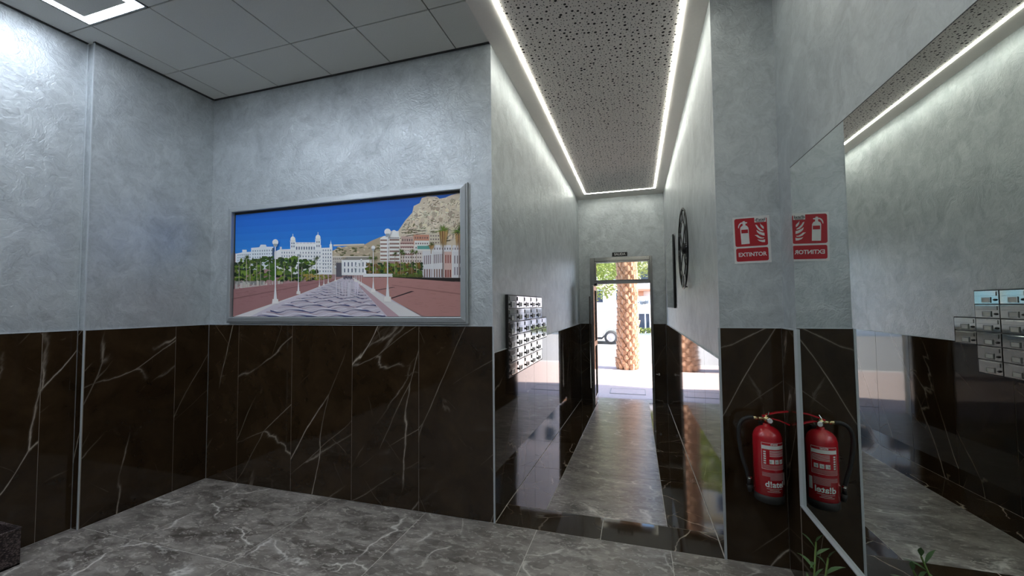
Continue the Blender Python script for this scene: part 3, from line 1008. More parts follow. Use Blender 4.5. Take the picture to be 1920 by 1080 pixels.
# lamp posts
def lamp(x, ytop, yb, s):
    rc(x - 2.6 * s, ytop + 14 * s, x + 2.6 * s, yb, (226, 226, 228)); poly([(x - 3 * s, yb - 62 * s), (x + 3 * s, yb - 62 * s), (x + 8 * s, yb), (x - 8 * s, yb)], (222, 220, 222))
    poly([(x - 14 * s, yb - 2), (x + 14 * s, yb - 2), (x + 17 * s, yb + 22 * s), (x - 17 * s, yb + 22 * s)], (226, 222, 220))
    blob(x, ytop, 15 * s, 15 * s, (230, 234, 238), 14, .01); rc(x - 9 * s, ytop + 8 * s, x + 9 * s, ytop + 22 * s, (156, 164, 172))
lamp(414, 482, 868, 1.35); lamp(570, 556, 815, .85); lamp(1173, 412, 852, 1.5); lamp(1076, 518, 800, .9)
for x, t, yb in ((712, 600, 775), (742, 620, 765), (772, 640, 750), (995, 600, 765), (980, 620, 752), (820, 650, 738), (963, 640, 742), (952, 655, 738)):
    lamp(x, t, yb, .4)
me = bpy.data.meshes.new('printed_view')
me.from_pydata(art_v, [], art_f)
ca = me.color_attributes.new('Col', 'FLOAT_COLOR', 'CORNER')
ca.data.foreach_set('color', [v for c_ in art_c for v in c_])
me.materials.append(M['print'])
me.update()
o = link('printed_view', me, pic)
o['label'] = 'printed view of palms, white buildings, a rocky hill and wavy paving'

# extinguisher sign ------------------------------------------------------
sg = empty('fire_extinguisher_sign', (0.708, YB + T, 2.004), (0, math.radians(-1.0), 0))
tag(sg, 'red and white EXTINTOR sign above the fire extinguisher', 'sign')
def rrect(x0, x1, z0, z1, r, n=5):
    pts = []
    for cx_, cz, a0 in ((x1 - r, z1 - r, 0), (x0 + r, z1 - r, PI / 2), (x0 + r, z0 + r, PI), (x1 - r, z0 + r, 1.5 * PI)):
        for i in range(n + 1):
            a = a0 + PI / 2 * i / n
            pts.append((cx_ + r * math.cos(a), cz + r * math.sin(a)))
    return pts
def slabp(b, pts, y0, y1):
    n = len(pts)
    b.add([(x, y1, z) for x, z in pts] + [(x, y0, z) for x, z in pts],
          [tuple(range(n))[::-1], tuple(range(n, 2 * n))] + [(i, (i + 1) % n, n + (i + 1) % n, n + i) for i in range(n)])
b = MB(); b.box(-0.1035, 0.1035, -0.003, 0.0, -0.149, 0.149); b.build('plate', M['white'], sg)
b = MB(); slabp(b, rrect(-0.094, 0.089, -0.041, 0.139, 0.012), -0.0036, -0.003); slabp(b, rrect(-0.092, 0.089, -0.136, -0.052, 0.010), -0.0036, -0.003); b.build('red_field', M['redflat'], sg)
# pictogram, drawing units from a 810x1080 view of the sign (x right, y down)
def sp(x, y): return ((x - 385) / 3520.0, (545 - y) / 3240.0 + 0.0)
def picto(*polys):
    b = MB()
    for p in polys: slabp(b, [sp(*q) for q in p][::-1], -0.0042, -0.0036)
    return b
body = [(175, 630), (165, 300), (180, 265), (215, 245), (222, 222), (212, 200), (218, 170), (222, 152), (262, 150), (268, 172), (312, 178), (308, 198), (270, 205), (275, 240), (305, 255), (330, 295), (340, 625)]
hose = [(135, 292), (122, 285), (128, 240), (150, 200), (185, 175), (222, 172), (222, 192), (190, 202), (160, 230), (148, 255)]
fl1 = [(470, 240), (500, 250), (530, 300), (575, 345), (625, 378), (615, 392), (560, 378), (515, 335), (485, 285)]
fl2 = [(562, 215), (580, 245), (615, 275), (632, 300), (632, 342), (600, 322), (572, 280)]
fl3 = [(485, 350), (540, 385), (590, 410), (638, 420), (640, 478), (600, 470), (540, 440), (500, 400)]
fl4 = [(445, 455), (500, 455), (540, 490), (590, 515), (632, 515), (618, 535), (560, 535), (515, 515), (480, 480)]
fl5 = [(495, 545), (540, 560), (600, 565), (645, 555), (640, 612), (590, 608), (530, 585)]
picto(body, hose, fl1, fl2, fl3, fl4, fl5).build('pictogram', M['white'], sg)
b = MB(); x0, z1 = sp(185, 328); x1, z0 = sp(318, 402); b.box(x0, x1, -0.0047, -0.0042, z0, z1); b.build('pictogram_band', M['redflat'], sg)
b = MB(); x0, z1 = sp(455, 95); x1, z0 = sp(680, 195); b.box(x0, x1, -0.0042, -0.0036, z0, z1); b.build('sticker', M['white'], sg)
rx = (PI / 2, 0, 0)
text_obj('lettering', 'EXTINTOR', 0.035, M['white'], sg, (-0.001, -0.0036, -0.094), rx, bold=0.0009, sx=0.93)
text_obj('sticker_lettering', 'd!atel', 0.026, M['blackprint'], sg, (0.051, -0.0042, 0.124), rx, bold=0.0004)
b = MB(); b.box(0.030, 0.075, -0.0045, -0.0042, 0.1100, 0.1130); b.build('sticker_line', M['blackprint'], sg)

# fire extinguisher -------------------------------------------------------
EXX, EXY = 0.727, 2.812
ex = empty('fire_extinguisher', (EXX, EXY, 0.44))
tag(ex, 'red fire extinguisher with black hose hung on dark marble beside the mirror', 'fire extinguisher')
def ez(z): return z - 0.44
b = MB()
r = 0.078
b.lathe([(0.060, ez(0.478)), (r, ez(0.486)), (r, ez(0.795)), (0.0765, ez(0.815)), (0.069, ez(0.838)), (0.055, ez(0.856)), (0.036, ez(0.868)), (0.020, ez(0.873)), (0.018, ez(0.885))], 96)
b.build('cylinder_body', M['red'], ex, smooth=True)
b = MB(); b.lathe([(0.074, ez(0.44)), (0.079, ez(0.446)), (0.079, ez(0.486)), (0.070, ez(0.49))], 36); b.build('base_ring', M['rubber'], ex, smooth=True)
b = MB()
b.lathe([(0.014, ez(0.880)), (0.014, ez(0.898)), (0.019, ez(0.900)), (0.019, ez(0.922)), (0.012, ez(0.925)), (0.012, ez(0.935))], 18)
b.cyl((-0.012, 0, ez(0.912)), (-0.045, 0, ez(0.912)), 0.0085); b.cyl((-0.043, 0, ez(0.912)), (-0.072, 0.0, ez(0.914)), 0.0105)
b.build('valve', M['brass'], ex, smooth=True)
g = MB(); g.lathe([(0.016, 0), (0.017, 0.003), (0.017, 0.010), (0.013, 0.012)], 20, (0.012, -0.018, ez(0.905)), Matrix.Rotation(PI / 2, 4, 'X'))
ga = g.build('pressure_gauge', M['chrome'], ex, smooth=True)
g = MB(); g.lathe([(0.0125, 0), (0.0125, 0.001)], 16, (0.012, -0.0301, ez(0.905)), Matrix.Rotation(PI / 2, 4, 'X')); g.build('gauge_face', M['white'], ga)
def bar(b, pts, w, t):
    # flat lever running in x-z
    for (xa, za), (xb, zb) in zip(pts[:-1], pts[1:]):
        dx, dz = xb - xa, zb - za
        L_ = math.hypot(dx, dz); nx, nz = -dz / L_ * t, dx / L_ * t
        b.add([(xa - nx, -w, za - nz), (xb - nx, -w, zb - nz), (xb + nx, -w, zb + nz), (xa + nx, -w, za + nz), (xa - nx, w, za - nz), (xb - nx, w, zb - nz), (xb + nx, w, zb + nz), (xa + nx, w, za + nz)],
              [(0, 1, 2, 3), (4, 7, 6, 5), (0, 4, 5, 1), (1, 5, 6, 2), (2, 6, 7, 3), (3, 7, 4, 0)])
b = MB(); bar(b, [(-0.022, ez(0.925)), (0.010, ez(0.938)), (0.055, ez(0.952)), (0.113, ez(0.962))], 0.010, 0.0035); b.build('lever', M['red'], ex)
b = MB(); bar(b, [(-0.016, ez(0.913)), (0.03, ez(0.915)), (0.070, ez(0.905)), (0.118, ez(0.884))], 0.010, 0.0035); b.build('carry_handle', M['red'], ex)
b = MB(); b.tube([(0.0, -0.012, ez(.925)), (0.004, -0.024, ez(.94)), (0.010, -0.018, ez(.955)), (0.004, -0.012, ez(.935))], 0.0022, 6); b.build('safety_pin', M['chrome'], ex)
pts = [(-0.070, 0, ez(0.914)), (-0.10, -0.002, ez(0.912)), (-0.130, -0.004, ez(0.895)), (-0.148, -0.006, ez(0.86)), (-0.152, -0.006, ez(0.81)), (-0.146, -0.004, ez(0.74)), (-0.132, -0.002, ez(0.66)), (-0.115, 0, ez(0.60)), (-0.104, 0, ez(0.55))]
def smooth_pts(P, n=6):
    P = [Vector(p) for p in P]; out = []
    for i in range(len(P) - 1):
        p0, p1, p2, p3 = P[max(i - 1, 0)], P[i], P[i + 1], P[min(i + 2, len(P) - 1)]
        for k in range(n):
            t = k / n
            out.append(0.5 * ((2 * p1) + (p2 - p0) * t + (2 * p0 - 5 * p1 + 4 * p2 - p3) * t * t + (3 * p1 - p0 - 3 * p2 + p3) * t ** 3))
    return out + [P[-1]]
b = MB(); b.tube(smooth_pts(pts), 0.0115, 10); b.build('hose', M['rubber'], ex, smooth=True)
b = MB(); b.cyl((-0.104, 0, ez(0.552)), (-0.102, 0, ez(0.515)), 0.0105, 0.012); b.cyl((-0.102, 0, ez(0.515)), (-0.096, 0, ez(0.475)), 0.016, 0.014, 14); b.build('nozzle', M['rubber'], ex, smooth=True)
b = MB(); b.tube([(-0.101, -0.003, ez(0.553)), (-0.103, -0.003, ez(0.566))], 0.0125, 10); b.build('nozzle_collar', M['chrome'], ex, smooth=True)
b = MB(); b.box(-0.102, -0.07, -0.005, 0.005, ez(0.505), ez(0.511)); b.build('nozzle_clip', M['rubber'], ex)
b = MB(); b.box(-0.02, 0.02, 0.07, YB - EXY - 0.0005, ez(0.74), ez(0.87)); b.build('wall_bracket', M['black'], ex)
# printed label wrapped on the cylinder; u = angle (0 faces the camera), v = height
CA = math.atan2(-EXY, -EXX) + 0.22
def wrap(b, u0, u1, z0, z1, rr, n=18):
    vs, fs = [], []
    for i in range(n + 1):
        a = CA + u0 + (u1 - u0) * i / n
        for z in (z0, z1):
            vs.append((math.cos(a) * rr, math.sin(a) * rr, ez(z)))
    for i in range(n):
        fs.append((2 * i, 2 * i + 2, 2 * i + 3, 2 * i + 1))
    b.add(vs, fs)
r1, r2, r3 = 0.0785, 0.0788, 0.0790
b = MB()
for d in ((-0.62, 1.05, 0.6390, 0.6408), (-0.62, 1.05, 0.7890, 0.7908), (-0.62, -0.60, 0.640, 0.790), (1.03, 1.05, 0.640, 0.790), (-0.60, 1.03, 0.754, 0.775)):
    wrap(b, *d, r1)
for i in range(5): wrap(b, -0.10, 0.98, 0.744 - i * 0.0075, 0.7465 - i * 0.0075, r1)
wrap(b, -0.12, 0.18, 0.672, 0.696, r1); wrap(b, 0.25, 0.52, 0.672, 0.696, r1); wrap(b, 0.60, 0.88, 0.672, 0.696, r1)
for i in range(6): wrap(b, -0.50, -0.34, 0.735 - i * 0.013, 0.743 - i * 0.013, r1)
b.build('label_white', M['white'], ex)
b = MB()
for i in range(4): wrap(b, -0.55, 1.0, 0.662 - i * 0.0055, 0.6645 - i * 0.0055, r1)
for i in range(9): wrap(b, -0.62 if i < 5 else -0.1, 0.95, 0.618 - i * 0.0048, 0.6205 - i * 0.0048, r1)
b.build('label_small_print', M['pale'], ex)
b = MB()
for c0 in (-0.03, 0.385, 0.74):
    for k_ in range(4): wrap(b, c0 - 0.07 + k_ * .035, c0 - 0.05 + k_ * .035, 0.675 + (k_ % 2) * .006, 0.690 - (k_ % 3) * .004, r2, 2)
b.build('label_icons', M['blackprint'], ex)['kind'] = 'stuff'
def wrap_text(name, body_, size, uc, zc, mat, rr, bold=0.0):
    o = text_obj(name, body_, size, mat, ex, (0, 0, 0), (0, 0, 0), bold=bold, extrude=0.0)
    for v in o.data.vertices:
        a = CA + uc + v.co.x / rr
        z = zc + v.co.y
        v.co = (math.cos(a) * rr, math.sin(a) * rr, ez(z))
    o.data.update()
    return o
wrap_text('lettering', 'd!atel', 0.047, 0.22, 0.554, M['white'], r2, 0.0012)
wrap_text('lettering_small', 'd!atel', 0.018, 0.22, 0.7835, M['white'], r2, 0.0004)
b = MB(); wrap(b, -0.35, 0.75, 0.5290, 0.5306, r1); wrap(b, -0.15, 0.5, 0.520, 0.5218, r1); wrap(b, -0.3, 0.6, 0.512, 0.5135, r1); b.build('label_lines', M['white'], ex)
b = MB(); wrap(b, 1.02, 1.32, 0.545, 0.615, r2); b.build('inspection_sticker', M['white'], ex)

# mirror on the right wall -------------------------------------------------
mr = empty('wall_mirror', (XS, 1.15, 1.43))
tag(mr, 'large frameless wall mirror beside the fire extinguisher', 'mirror')
b = MB(); b.box(-0.005, -0.0005, -1.548, MY - 1.15, MZ0 - 1.43, MZ1 - 1.43); b.build('glass', M['mirror'], mr)
b = MB(); b.box(-0.0056, -0.0004, -1.548, MY - 1.15, MZ1 - 1.43, MZ1 - 1.43 + 0.003); b.build('top_edge', M['black'], mr)

# potted plant ---------------------------------------------------------------
pl = empty('potted_plant', (0.64, 1.93, 0.02))
tag(pl, 'leafy green plant with narrow leaves in front of the mirror corner', 'plant')
b = MB(); b.lathe([(0.09, 0.0), (0.095, 0.01), (0.13, 0.24), (0.135, 0.26), (0.125, 0.26), (0.118, 0.235)], 28); b.build('pot', M['black'], pl, smooth=True)
b = MB(); b.lathe([(0.117, 0.20), (0.117, 0.232)], 24); b.build('soil', M['soil'], pl)
def leaf_blade(b, p, d, L_, w, droop):
    d = Vector(d).normalized()
    side = d.cross(Vector((0, 0, 1)))
    side = side.normalized() if side.length > 1e-3 else Vector((1, 0, 0))
    p = Vector(p); vs = []; n = 5
    wd = [0.15, 0.75, 1.0, 0.8, 0.42, 0.03]
    for i in range(n + 1):
        t = i / n
        c_ = p + d * L_ * t + Vector((0, 0, -droop * L_ * t * t))
        fold = Vector((0, 0, w * 0.25 * wd[i]))
        vs += [c_ - side * w * wd[i] / 2 + fold, c_, c_ + side * w * wd[i] / 2 + fold]
    fs = []
    for i in range(n):
        fs += [(3 * i, 3 * i + 1, 3 * i + 4, 3 * i + 3), (3 * i + 1, 3 * i + 2, 3 * i + 5, 3 * i + 4)]
    b.add(vs, fs)
stems = [((0.0, 0.0, 0.22), (0.05, 0.10, 0.59)), ((0.02, 0.01, 0.22), (0.085, 0.085, 0.54)), ((-0.02, 0.02, 0.22), (0.02, 0.05, 0.47)), ((0.0, -0.02, 0.22), (0.07, 0.02, 0.45))]
for si, (a, t) in enumerate(stems):
    a, t = Vector(a), Vector(t)
    mid = (a + t) / 2 + Vector((-0.01, -0.01, 0.01))
    b = MB(); b.tube(smooth_pts([a, mid, t], 5), 0.0035, 6); b.build('stem', M['stem'], pl, smooth=True)
    n = 11 if si == 0 else 8
    for k in range(n):
        f = 0.30 + 0.70 * k / (n - 1)
        p = a.lerp(t, f) + Vector((-0.01, -0.01, 0.01)) * (4 * f * (1 - f))
        ang = k * 2.4 + si
        el = 0.35 + 0.9 * max(0, f - 0.6)
        if k >= n - 2: el = 1.6
        b = MB()
        leaf_blade(b, p, (math.cos(ang), math.sin(ang), el), U(0.075, 0.12) * (1.0 if f < .85 else .85), U(0.015, 0.021), U(0.1, 0.45))
        b.build('leaf', M['leaf'], pl, smooth=True)

# woven planter box at the left edge -----------------------------------------
wb = empty('woven_planter', (-3.868, 1.35, 0.0))
tag(wb, 'dark brown woven box planter on the floor against left wall', 'planter')
b = MB()
hx, hy, H_ = 0.117, 0.269, 0.226
for d in ((-hx, hx, -hy, -hy + .012, 0, H_), (-hx, hx, hy - .012, hy, 0, H_), (-hx, -hx + .012, -hy + .012, hy - .012, 0, H_), (hx - .012, hx, -hy + .012, hy - .012, 0, H_), (-hx, hx, -hy, hy, 0.0, 0.01)):
    b.box(*d)
b.build('woven_side', M['woven'], wb)
b = MB()
for y in (-hy, hy): b.tube([(-hx, y, H_), (hx, y, H_)], 0.006, 8)
for x in (-hx, hx): b.tube([(x, -hy, H_), (x, hy, H_)], 0.006, 8)
b.build('rim', M['woven'], wb, smooth=True)
b = MB(); b.box(-hx + .013, hx - .013, -hy + .013, hy - .013, 0.011, 0.165); b.build('soil', M['soil'], wb)

# =================================================================== CORRIDOR THINGS
# bank of mailboxes
PW, PH = 0.2475, 0.1140
MX = XL + 0.012
mbk = empty('mailbox_bank', (XL - T, 3.24, 1.689))
tag(mbk, 'stepped bank of polished steel mailboxes on left corridor wall', 'mailboxes')
cells = [(i, j) for i in range(5) for j in range(6)] + [(5, 2), (5, 3)]
MXo = MX - (XL - T)
b = MB()
for i, j in cells:
    b.box(0.0, MXo - 0.004, i * PW, (i + 1) * PW, -(j + 1) * PH, -j * PH)
b.build('housing', M['black'], mbk)
b = MB()
e = 0.004
S = set(cells)
for i, j in cells:
    y0, y1, z1, z0 = i * PW, (i + 1) * PW, -j * PH, -(j + 1) * PH
    for nb, d in (((i - 1, j), (y0 - e, y0, z0, z1)), ((i + 1, j), (y1, y1 + e, z0, z1)), ((i, j - 1), (y0 - e, y1 + e, z1, z1 + e)), ((i, j + 1), (y0 - e, y1 + e, z0 - e, z0))):
        if nb not in S:
            b.box(0.0, MXo + 0.001, d[0], d[1], d[2], d[3])
b.build('edge_frame', M['black'], mbk)
dm = MB(); dm.cbox(0, 0.006, 0.004, PW - 0.004, -PH + 0.004, -0.004, 0.0012)
dm = dm.mesh('mailbox'); dm.materials.append(M['chrome'])
fm = MB(); fm.cbox(0.006, 0.011, 0.022, PW - 0.022, -0.046, -0.012, 0.0015); fm = fm.mesh('flap'); fm.materials.append(M['chrome'])
nm = MB(); nm.cbox(0.006, 0.009, 0.085, 0.160, -0.096, -0.062, 0.001); nm = nm.mesh('name_plate'); nm.materials.append(M['white'])
nf = MB()
for d in ((0.078, 0.085, -0.103, -0.055), (0.160, 0.167, -0.103, -0.055), (0.085, 0.160, -0.103, -0.096), (0.085, 0.160, -0.062, -0.055)): nf.box(0.006, 0.011, *d)
nf = nf.mesh('plate_frame'); nf.materials.append(M['steel'])
lk = MB(); lk.lathe([(0.009, 0), (0.009, 0.006), (0.006, 0.012)], 12, (0.006, 0.035, -0.078), Matrix.Rotation(PI / 2, 4, 'Y')); lk = lk.mesh('lock'); lk.materials.append(M['black'])
for m_ in (dm, fm, nm, nf, lk): m_.update()
for i, j in cells:
    q = link('mailbox', dm, mbk, (MXo - 0.004, i * PW, -j * PH), (0, U(-.006, .006), U(-.012, .012)))
    for nme, m_ in (('flap', fm), ('name_plate', nm), ('plate_frame', nf), ('lock', lk)):
        link(nme, m_, q)

# wall clock on the right corridor wall
ck = empty('wall_clock', (XR + T, 4.482, 2.165), (0, 0, -PI / 2))
tag(ck, 'round open black iron wall clock on right corridor wall', 'clock')
# local: x along wall (towards the hall), -y out of the wall, z up
def ring(b, rad, rr, y, n=64):
    b.tube([(rad * math.cos(2 * PI * i / n), y, rad * math.sin(2 * PI * i / n)) for i in range(n)], rr, 6, True)
yc = -0.045
b = MB(); ring(b, 0.405, 0.008, yc); b.build('outer_ring', M['iron'], ck, smooth=True)
b = MB(); ring(b, 0.270, 0.006, yc); b.build('inner_ring', M['iron'], ck, smooth=True)
numerals = ['XII', 'I', 'II', 'III', 'IV', 'V', 'VI', 'VII', 'VIII', 'IX', 'X', 'XI']
for h_, s_ in enumerate(numerals):
    a = PI / 2 - h_ * PI / 6
    b = MB()
    wd = {'I': 0.020, 'V': 0.044, 'X': 0.046}
    tot = sum(wd[c_] for c_ in s_)
    x = -tot / 2
    def tp(u, v_):
        # u across, v radial
        rad = 0.338 + v_
        return (rad * math.cos(a) + u * math.sin(a), yc, rad * math.sin(a) - u * math.cos(a))
    for c_ in s_:
        xm = x + wd[c_] / 2
        if c_ == 'I': segs = [((xm, -.062), (xm, .062))]
        elif c_ == 'V': segs = [((xm - .015, .062), (xm, -.062)), ((xm + .015, .062), (xm, -.062))]
        else: segs = [((xm - .016, .062), (xm + .016, -.062)), ((xm + .016, .062), (xm - .016, -.062))]
        for p, q in segs: b.tube([tp(*p), tp(*q)], 0.0042, 5)
        x += wd[c_]
    b.build('numeral', M['iron'], ck)
for k in range(4):
    a = PI / 4 + k * PI / 2
    b = MB(); b.tube([(0.05 * math.cos(a), yc, 0.05 * math.sin(a)), (0.27 * math.cos(a), yc, 0.27 * math.sin(a))], 0.005, 6); b.build('spoke', M['iron'], ck)
b = MB(); b.lathe([(0.055, 0), (0.055, 0.038), (0.048, 0.044)], 28, (0, -T, 0), Matrix.Rotation(PI / 2, 4, 'X')); b.build('movement', M['black'], ck, smooth=False)
b = MB(); b.add([(-0.006, -0.060, -0.03), (0.006, -0.060, -0.03), (0.009, -0.060, 0.11), (0, -0.060, 0.155), (-0.009, -0.060, 0.11), (-0.006, -0.057, -0.03), (0.006, -0.057, -0.03), (0.009, -0.057, 0.11), (0, -0.057, 0.155), (-0.009, -0.057, 0.11)],
          [(0, 1, 2, 3, 4), (9, 8, 7, 6, 5), (0, 5, 6, 1), (1, 6, 7, 2), (2, 7, 8, 3), (3, 8, 9, 4), (4, 9, 5, 0)])
o = b.build('hour_hand', M['iron'], ck, rot=(0, 2.2, 0))
o = link('minute_hand', o.data, ck, (0, -0.004, 0), (0, -0.7, 0)); o.scale = (0.8, 1, 1.5)
for z in (0.39, -0.39):
    b = MB(); b.cyl((0, -T, z), (0, yc, z), 0.006); b.build('stand_off', M['iron'], ck)

# small black-edged mirror near the door
sm = empty('small_mirror', (XR + T, 6.47, 2.042), (0, 0, -PI / 2))
tag(sm, 'black edged rectangular mirror on right corridor wall near the door', 'mirror')
b = MB(); b.box(-0.62, 0.62, -0.032, -0.0125, -0.495, 0.495); b.build('frame', M['black'], sm)
b = MB(); b.box(-0.612, 0.612, -0.0332, -0.0322, -0.487, 0.487); b.build('glass', M['mirror'], sm)

# exit sign
es = empty('exit_sign', (-0.281, YD + T, 2.543))
tag(es, 'small black SALIDA exit sign above the street door', 'sign')
b = MB(); b.cbox(-0.137, 0.137, -0.016, 0.0, -0.037, 0.037, 0.002); b.build('plate', M['black'], es)
text_obj('lettering', 'SALIDA', 0.062, M['white'], es, (0, -0.0162, 0.0), rx, bold=0.0016)

# =================================================================== OUTDOORS
def strip_mesh(name, mat, xs, prof, th=0.3):
    b = MB()
    for (y0, z0), (y1, z1) in zip(prof[:-1], prof[1:]):
        b.add([(xs[0], y0, z0 - th), (xs[1], y0, z0 - th), (xs[1], y1, z1 - th), (xs[0], y1, z1 - th), (xs[0], y0, z0), (xs[1], y0, z0), (xs[1], y1, z1), (xs[0], y1, z1)],
              [(0, 3, 2, 1), (4, 5, 6, 7), (0, 1, 5, 4), (1, 2, 6, 5), (2, 3, 7, 6), (3, 0, 4, 7)])
    return struct(b.build(name, mat))
SZ = -0.195
strip_mesh('sidewalk', M['paving'], (-25, 25), [(8.1, SZ), (13.2, SZ - 0.03)])
strip_mesh('kerb_stone', M['kerb'], (-25, 25), [(13.2, SZ - 0.03), (13.35, SZ - 0.03)])
strip_mesh('road', M['road'], (-60, 60), [(13.35, -0.36), (17, -0.34), (22.5, -0.32), (44.8, -1.45)])
# access cover in the sidewalk
b = MB()
b.cbox(-0.55, 0.13, 8.62, 9.12, SZ - 0.012, SZ + 0.004, 0.003)
cv = b.build('access_cover', M['paving']); tag(cv, 'paved rectangular access cover set in sidewalk outside the door', 'access cover')
b = MB()
for d in ((-0.56, 0.14, 8.60, 8.612), (-0.56, 0.14, 9.128, 9.14), (-0.56, -0.552, 8.612, 9.128), (0.132, 0.14, 8.612, 9.128)): b.box(d[0], d[1], d[2], d[3], SZ - 0.01, SZ + 0.005)
b.build('frame', M['slab'], cv)
# our own building above the door
b = MB()
b.box(-9, -1.2, 8.1, 8.32, -0.4, 15.0); b.box(0.68, 9, 8.1, 8.32, -0.4, 15.0); b.box(-1.2, 0.68, 8.1, 8.32, DZ1 + 0.25, 15.0)
b.box(-1.2, -0.9, 8.1, 8.32, -0.4, DZ1 + .25); b.box(0.36, 0.68, 8.1, 8.32, -0.4, DZ1 + .25)
b.box(-9, 9, YN - 0.2, 8.1, 3.9, 4.1)
struct(b.build('wall_street_side', M['beige']))

# palm tree
PXc, PYc = -0.27, 12.15
pt_ = empty('palm_tree', (PXc, PYc, SZ - 0.03))
tag(pt_, 'tall palm with orange diamond-scaled trunk outside the street door', 'palm tree')
Hh = 7.2
def prad(z): return 0.245 + 0.035 * math.exp(-z * 1.5) - 0.004 * z
def pcx(z): return 0.03 * math.sin(z * 0.7)
b = MB(); b.tube([(pcx(z), 0, z) for z in [i * 0.3 - 0.05 for i in range(26)]], [prad(max(0, i * 0.3 - 0.05)) - 0.02 for i in range(26)], 20); b.build('trunk', M['bark'], pt_, smooth=True)
# leaf base: pointed shield leaning off the trunk
def boot_mesh():
    b = MB()
    w, h = 0.072, 0.22
    outl = [(0, -0.10, 0.0), (-w * .8, -0.02, 0.005), (-w, 0.05, 0.012), (-w * .55, 0.125, 0.045), (0, 0.15, 0.065), (w * .55, 0.125, 0.045), (w, 0.05, 0.012), (w * .8, -0.02, 0.005)]
    vs = [(x, -(0.008 + d), z) for x, z, d in outl] + [(x, 0.03, z) for x, z, d in outl] + [(0, -0.062, 0.04)]
    n = 8
    fs = [(i, (i + 1) % n, 16) for i in range(n)] + [(n + i, n + (i + 1) % n, (i + 1) % n, i) for i in range(n)]
    b.add(vs, fs)
    me = b.mesh('leaf_base'); me.materials.append(M['boot']); me.update()
    return me
bm_ = boot_mesh()
cnt = 0
rest = MB()
row = 0
z = 0.05
NB = 11
while z < Hh - 0.2:
    for k in range(NB):
        a = 2 * PI * (k + 0.5 * (row % 2)) / NB + U(-.05, .05)
        rr_ = prad(z) - 0.005
        zz = z + U(-.012, .012)
        front = math.sin(a) < 0.35
        sc_ = U(0.9, 1.12)
        loc = (pcx(z) + rr_ * math.cos(a), rr_ * math.sin(a), zz)
        rot = (U(-.05, .08), U(-.12, .12), a + PI / 2)
        if front and cnt < 280 and z < 4.9:
            o = link('leaf_base', bm_, pt_, loc, rot); o.scale = (sc_ * 1.0, U(.8, 1.3), sc_)
            cnt += 1
        else:
            m4 = Matrix.Translation(loc) @ Matrix.Rotation(rot[2], 4, 'Z')
            rest.add([m4 @ v.co for v in bm_.vertices], [tuple(p.vertices) for p in bm_.polygons])
    z += 0.118
    row += 1
o = rest.build('leaf_base_rest', M['boot'], pt_); o['kind'] = 'stuff'; o.name = 'leaf_bases'
# fronds
def frond_mesh():
    b = MB()
    L_ = 2.9
    spine = [Vector((0, 0.0 + L_ * t * math.cos(t * 0.9), 0.9 * t - 1.3 * t * t)) for t in [i / 24 for i in range(25)]]
    b.tube(spine, [0.028 * (1 - i / 27) for i in range(25)], 5)
    for i in range(3, 25):
        t = (spine[i] - spine[i - 1]).normalized()
        for sd in (-1, 1):
            for o_ in (0.0, 0.5):
                p = spine[i - 1].lerp(spine[i], o_)
                l2 = 0.50 * math.sin(PI * min(1, (i / 24) * 0.85 + 0.12)) + 0.08
                d = (Vector((sd, 0, 0)) * 0.85 + t * 0.6 + Vector((0, 0, 0.15))).normalized()
                e1 = p + d * l2 * 0.6; e2 = p + d * l2 + Vector((0, 0, -0.12))
                wv_ = t * 0.016
                b.add([p - wv_, p + wv_, e1 + wv_, e1 - wv_, e2], [(0, 1, 2, 3), (3, 2, 4)])
    me = b.mesh('frond'); me.materials.append(M['frond']); me.update()
    return me
fmesh = frond_mesh()
for k in range(44):
    tilt = [0.9, 0.5, 0.1, -0.35][k % 4] + U(-.1, .1)
    link('frond', fmesh, pt_, (pcx(7), 0, Hh - 0.15 + U(-.1, .15)), (tilt, U(-.2, .2), k * 2.39996))

# white van
vn = empty('white_van', (-3.0, 20.5, -0.31))
tag(vn, 'white panel van parked across the road behind the palm trunk', 'van')
side = [(-2.6, 0.35), (-2.62, 0.95), (-2.35, 1.12), (-1.75, 1.95), (-1.55, 2.03), (2.42, 2.03), (2.55, 1.9), (2.6, 0.35)]
def arch(xc, rad, n=9): return [(xc + rad * math.cos(PI - PI * i / n) * -1, 0.33 + rad * math.sin(PI * i / n)) for i in range(n + 1)]
prof_ = side + arch(1.78, 0.42) + arch(-1.65, 0.42)
b = MB()
n = len(prof_)
b.add([(x, -0.02, z) for x, z in prof_] + [(x, 1.75, z) for x, z in prof_], [tuple(range(n))[::-1], tuple(range(n, 2 * n))] + [(i, (i + 1) % n, n + (i + 1) % n, n + i) for i in range(n)])
b.build('body', M['vanwhite'], vn)
b = MB()
for z in (0.78, 1.02, 1.62): b.cbox(-1.2, 2.5, -0.035, -0.018, z, z + 0.035, 0.004)
b.build('side_moulding', M['shutter'], vn)
b = MB(); b.cbox(-2.68, -2.45, -0.04, 1.77, 0.30, 0.55, 0.02); b.cbox(2.45, 2.66, -0.04, 1.77, 0.30, 0.52, 0.02); b.build('bumper', M['tyre'], vn)
b = MB(); b.box(-1.25, 1.35, 0.0, 1.7, 0.22, 0.36); b.build('sill', M['tyre'], vn)
b = MB(); b.add([(-1.75, -0.03, 1.15), (-0.75, -0.03, 1.15), (-0.75, -0.03, 1.85), (-1.5, -0.03, 1.85), (-1.75, -0.021, 1.15), (-0.75, -0.021, 1.15), (-0.75, -0.021, 1.85), (-1.5, -0.021, 1.85)], [(0, 1, 2, 3), (7, 6, 5, 4), (0, 4, 5, 1), (1, 5, 6, 2), (2, 6, 7, 3), (3, 7, 4, 0)]); b.build('side_window', M['window'], vn)
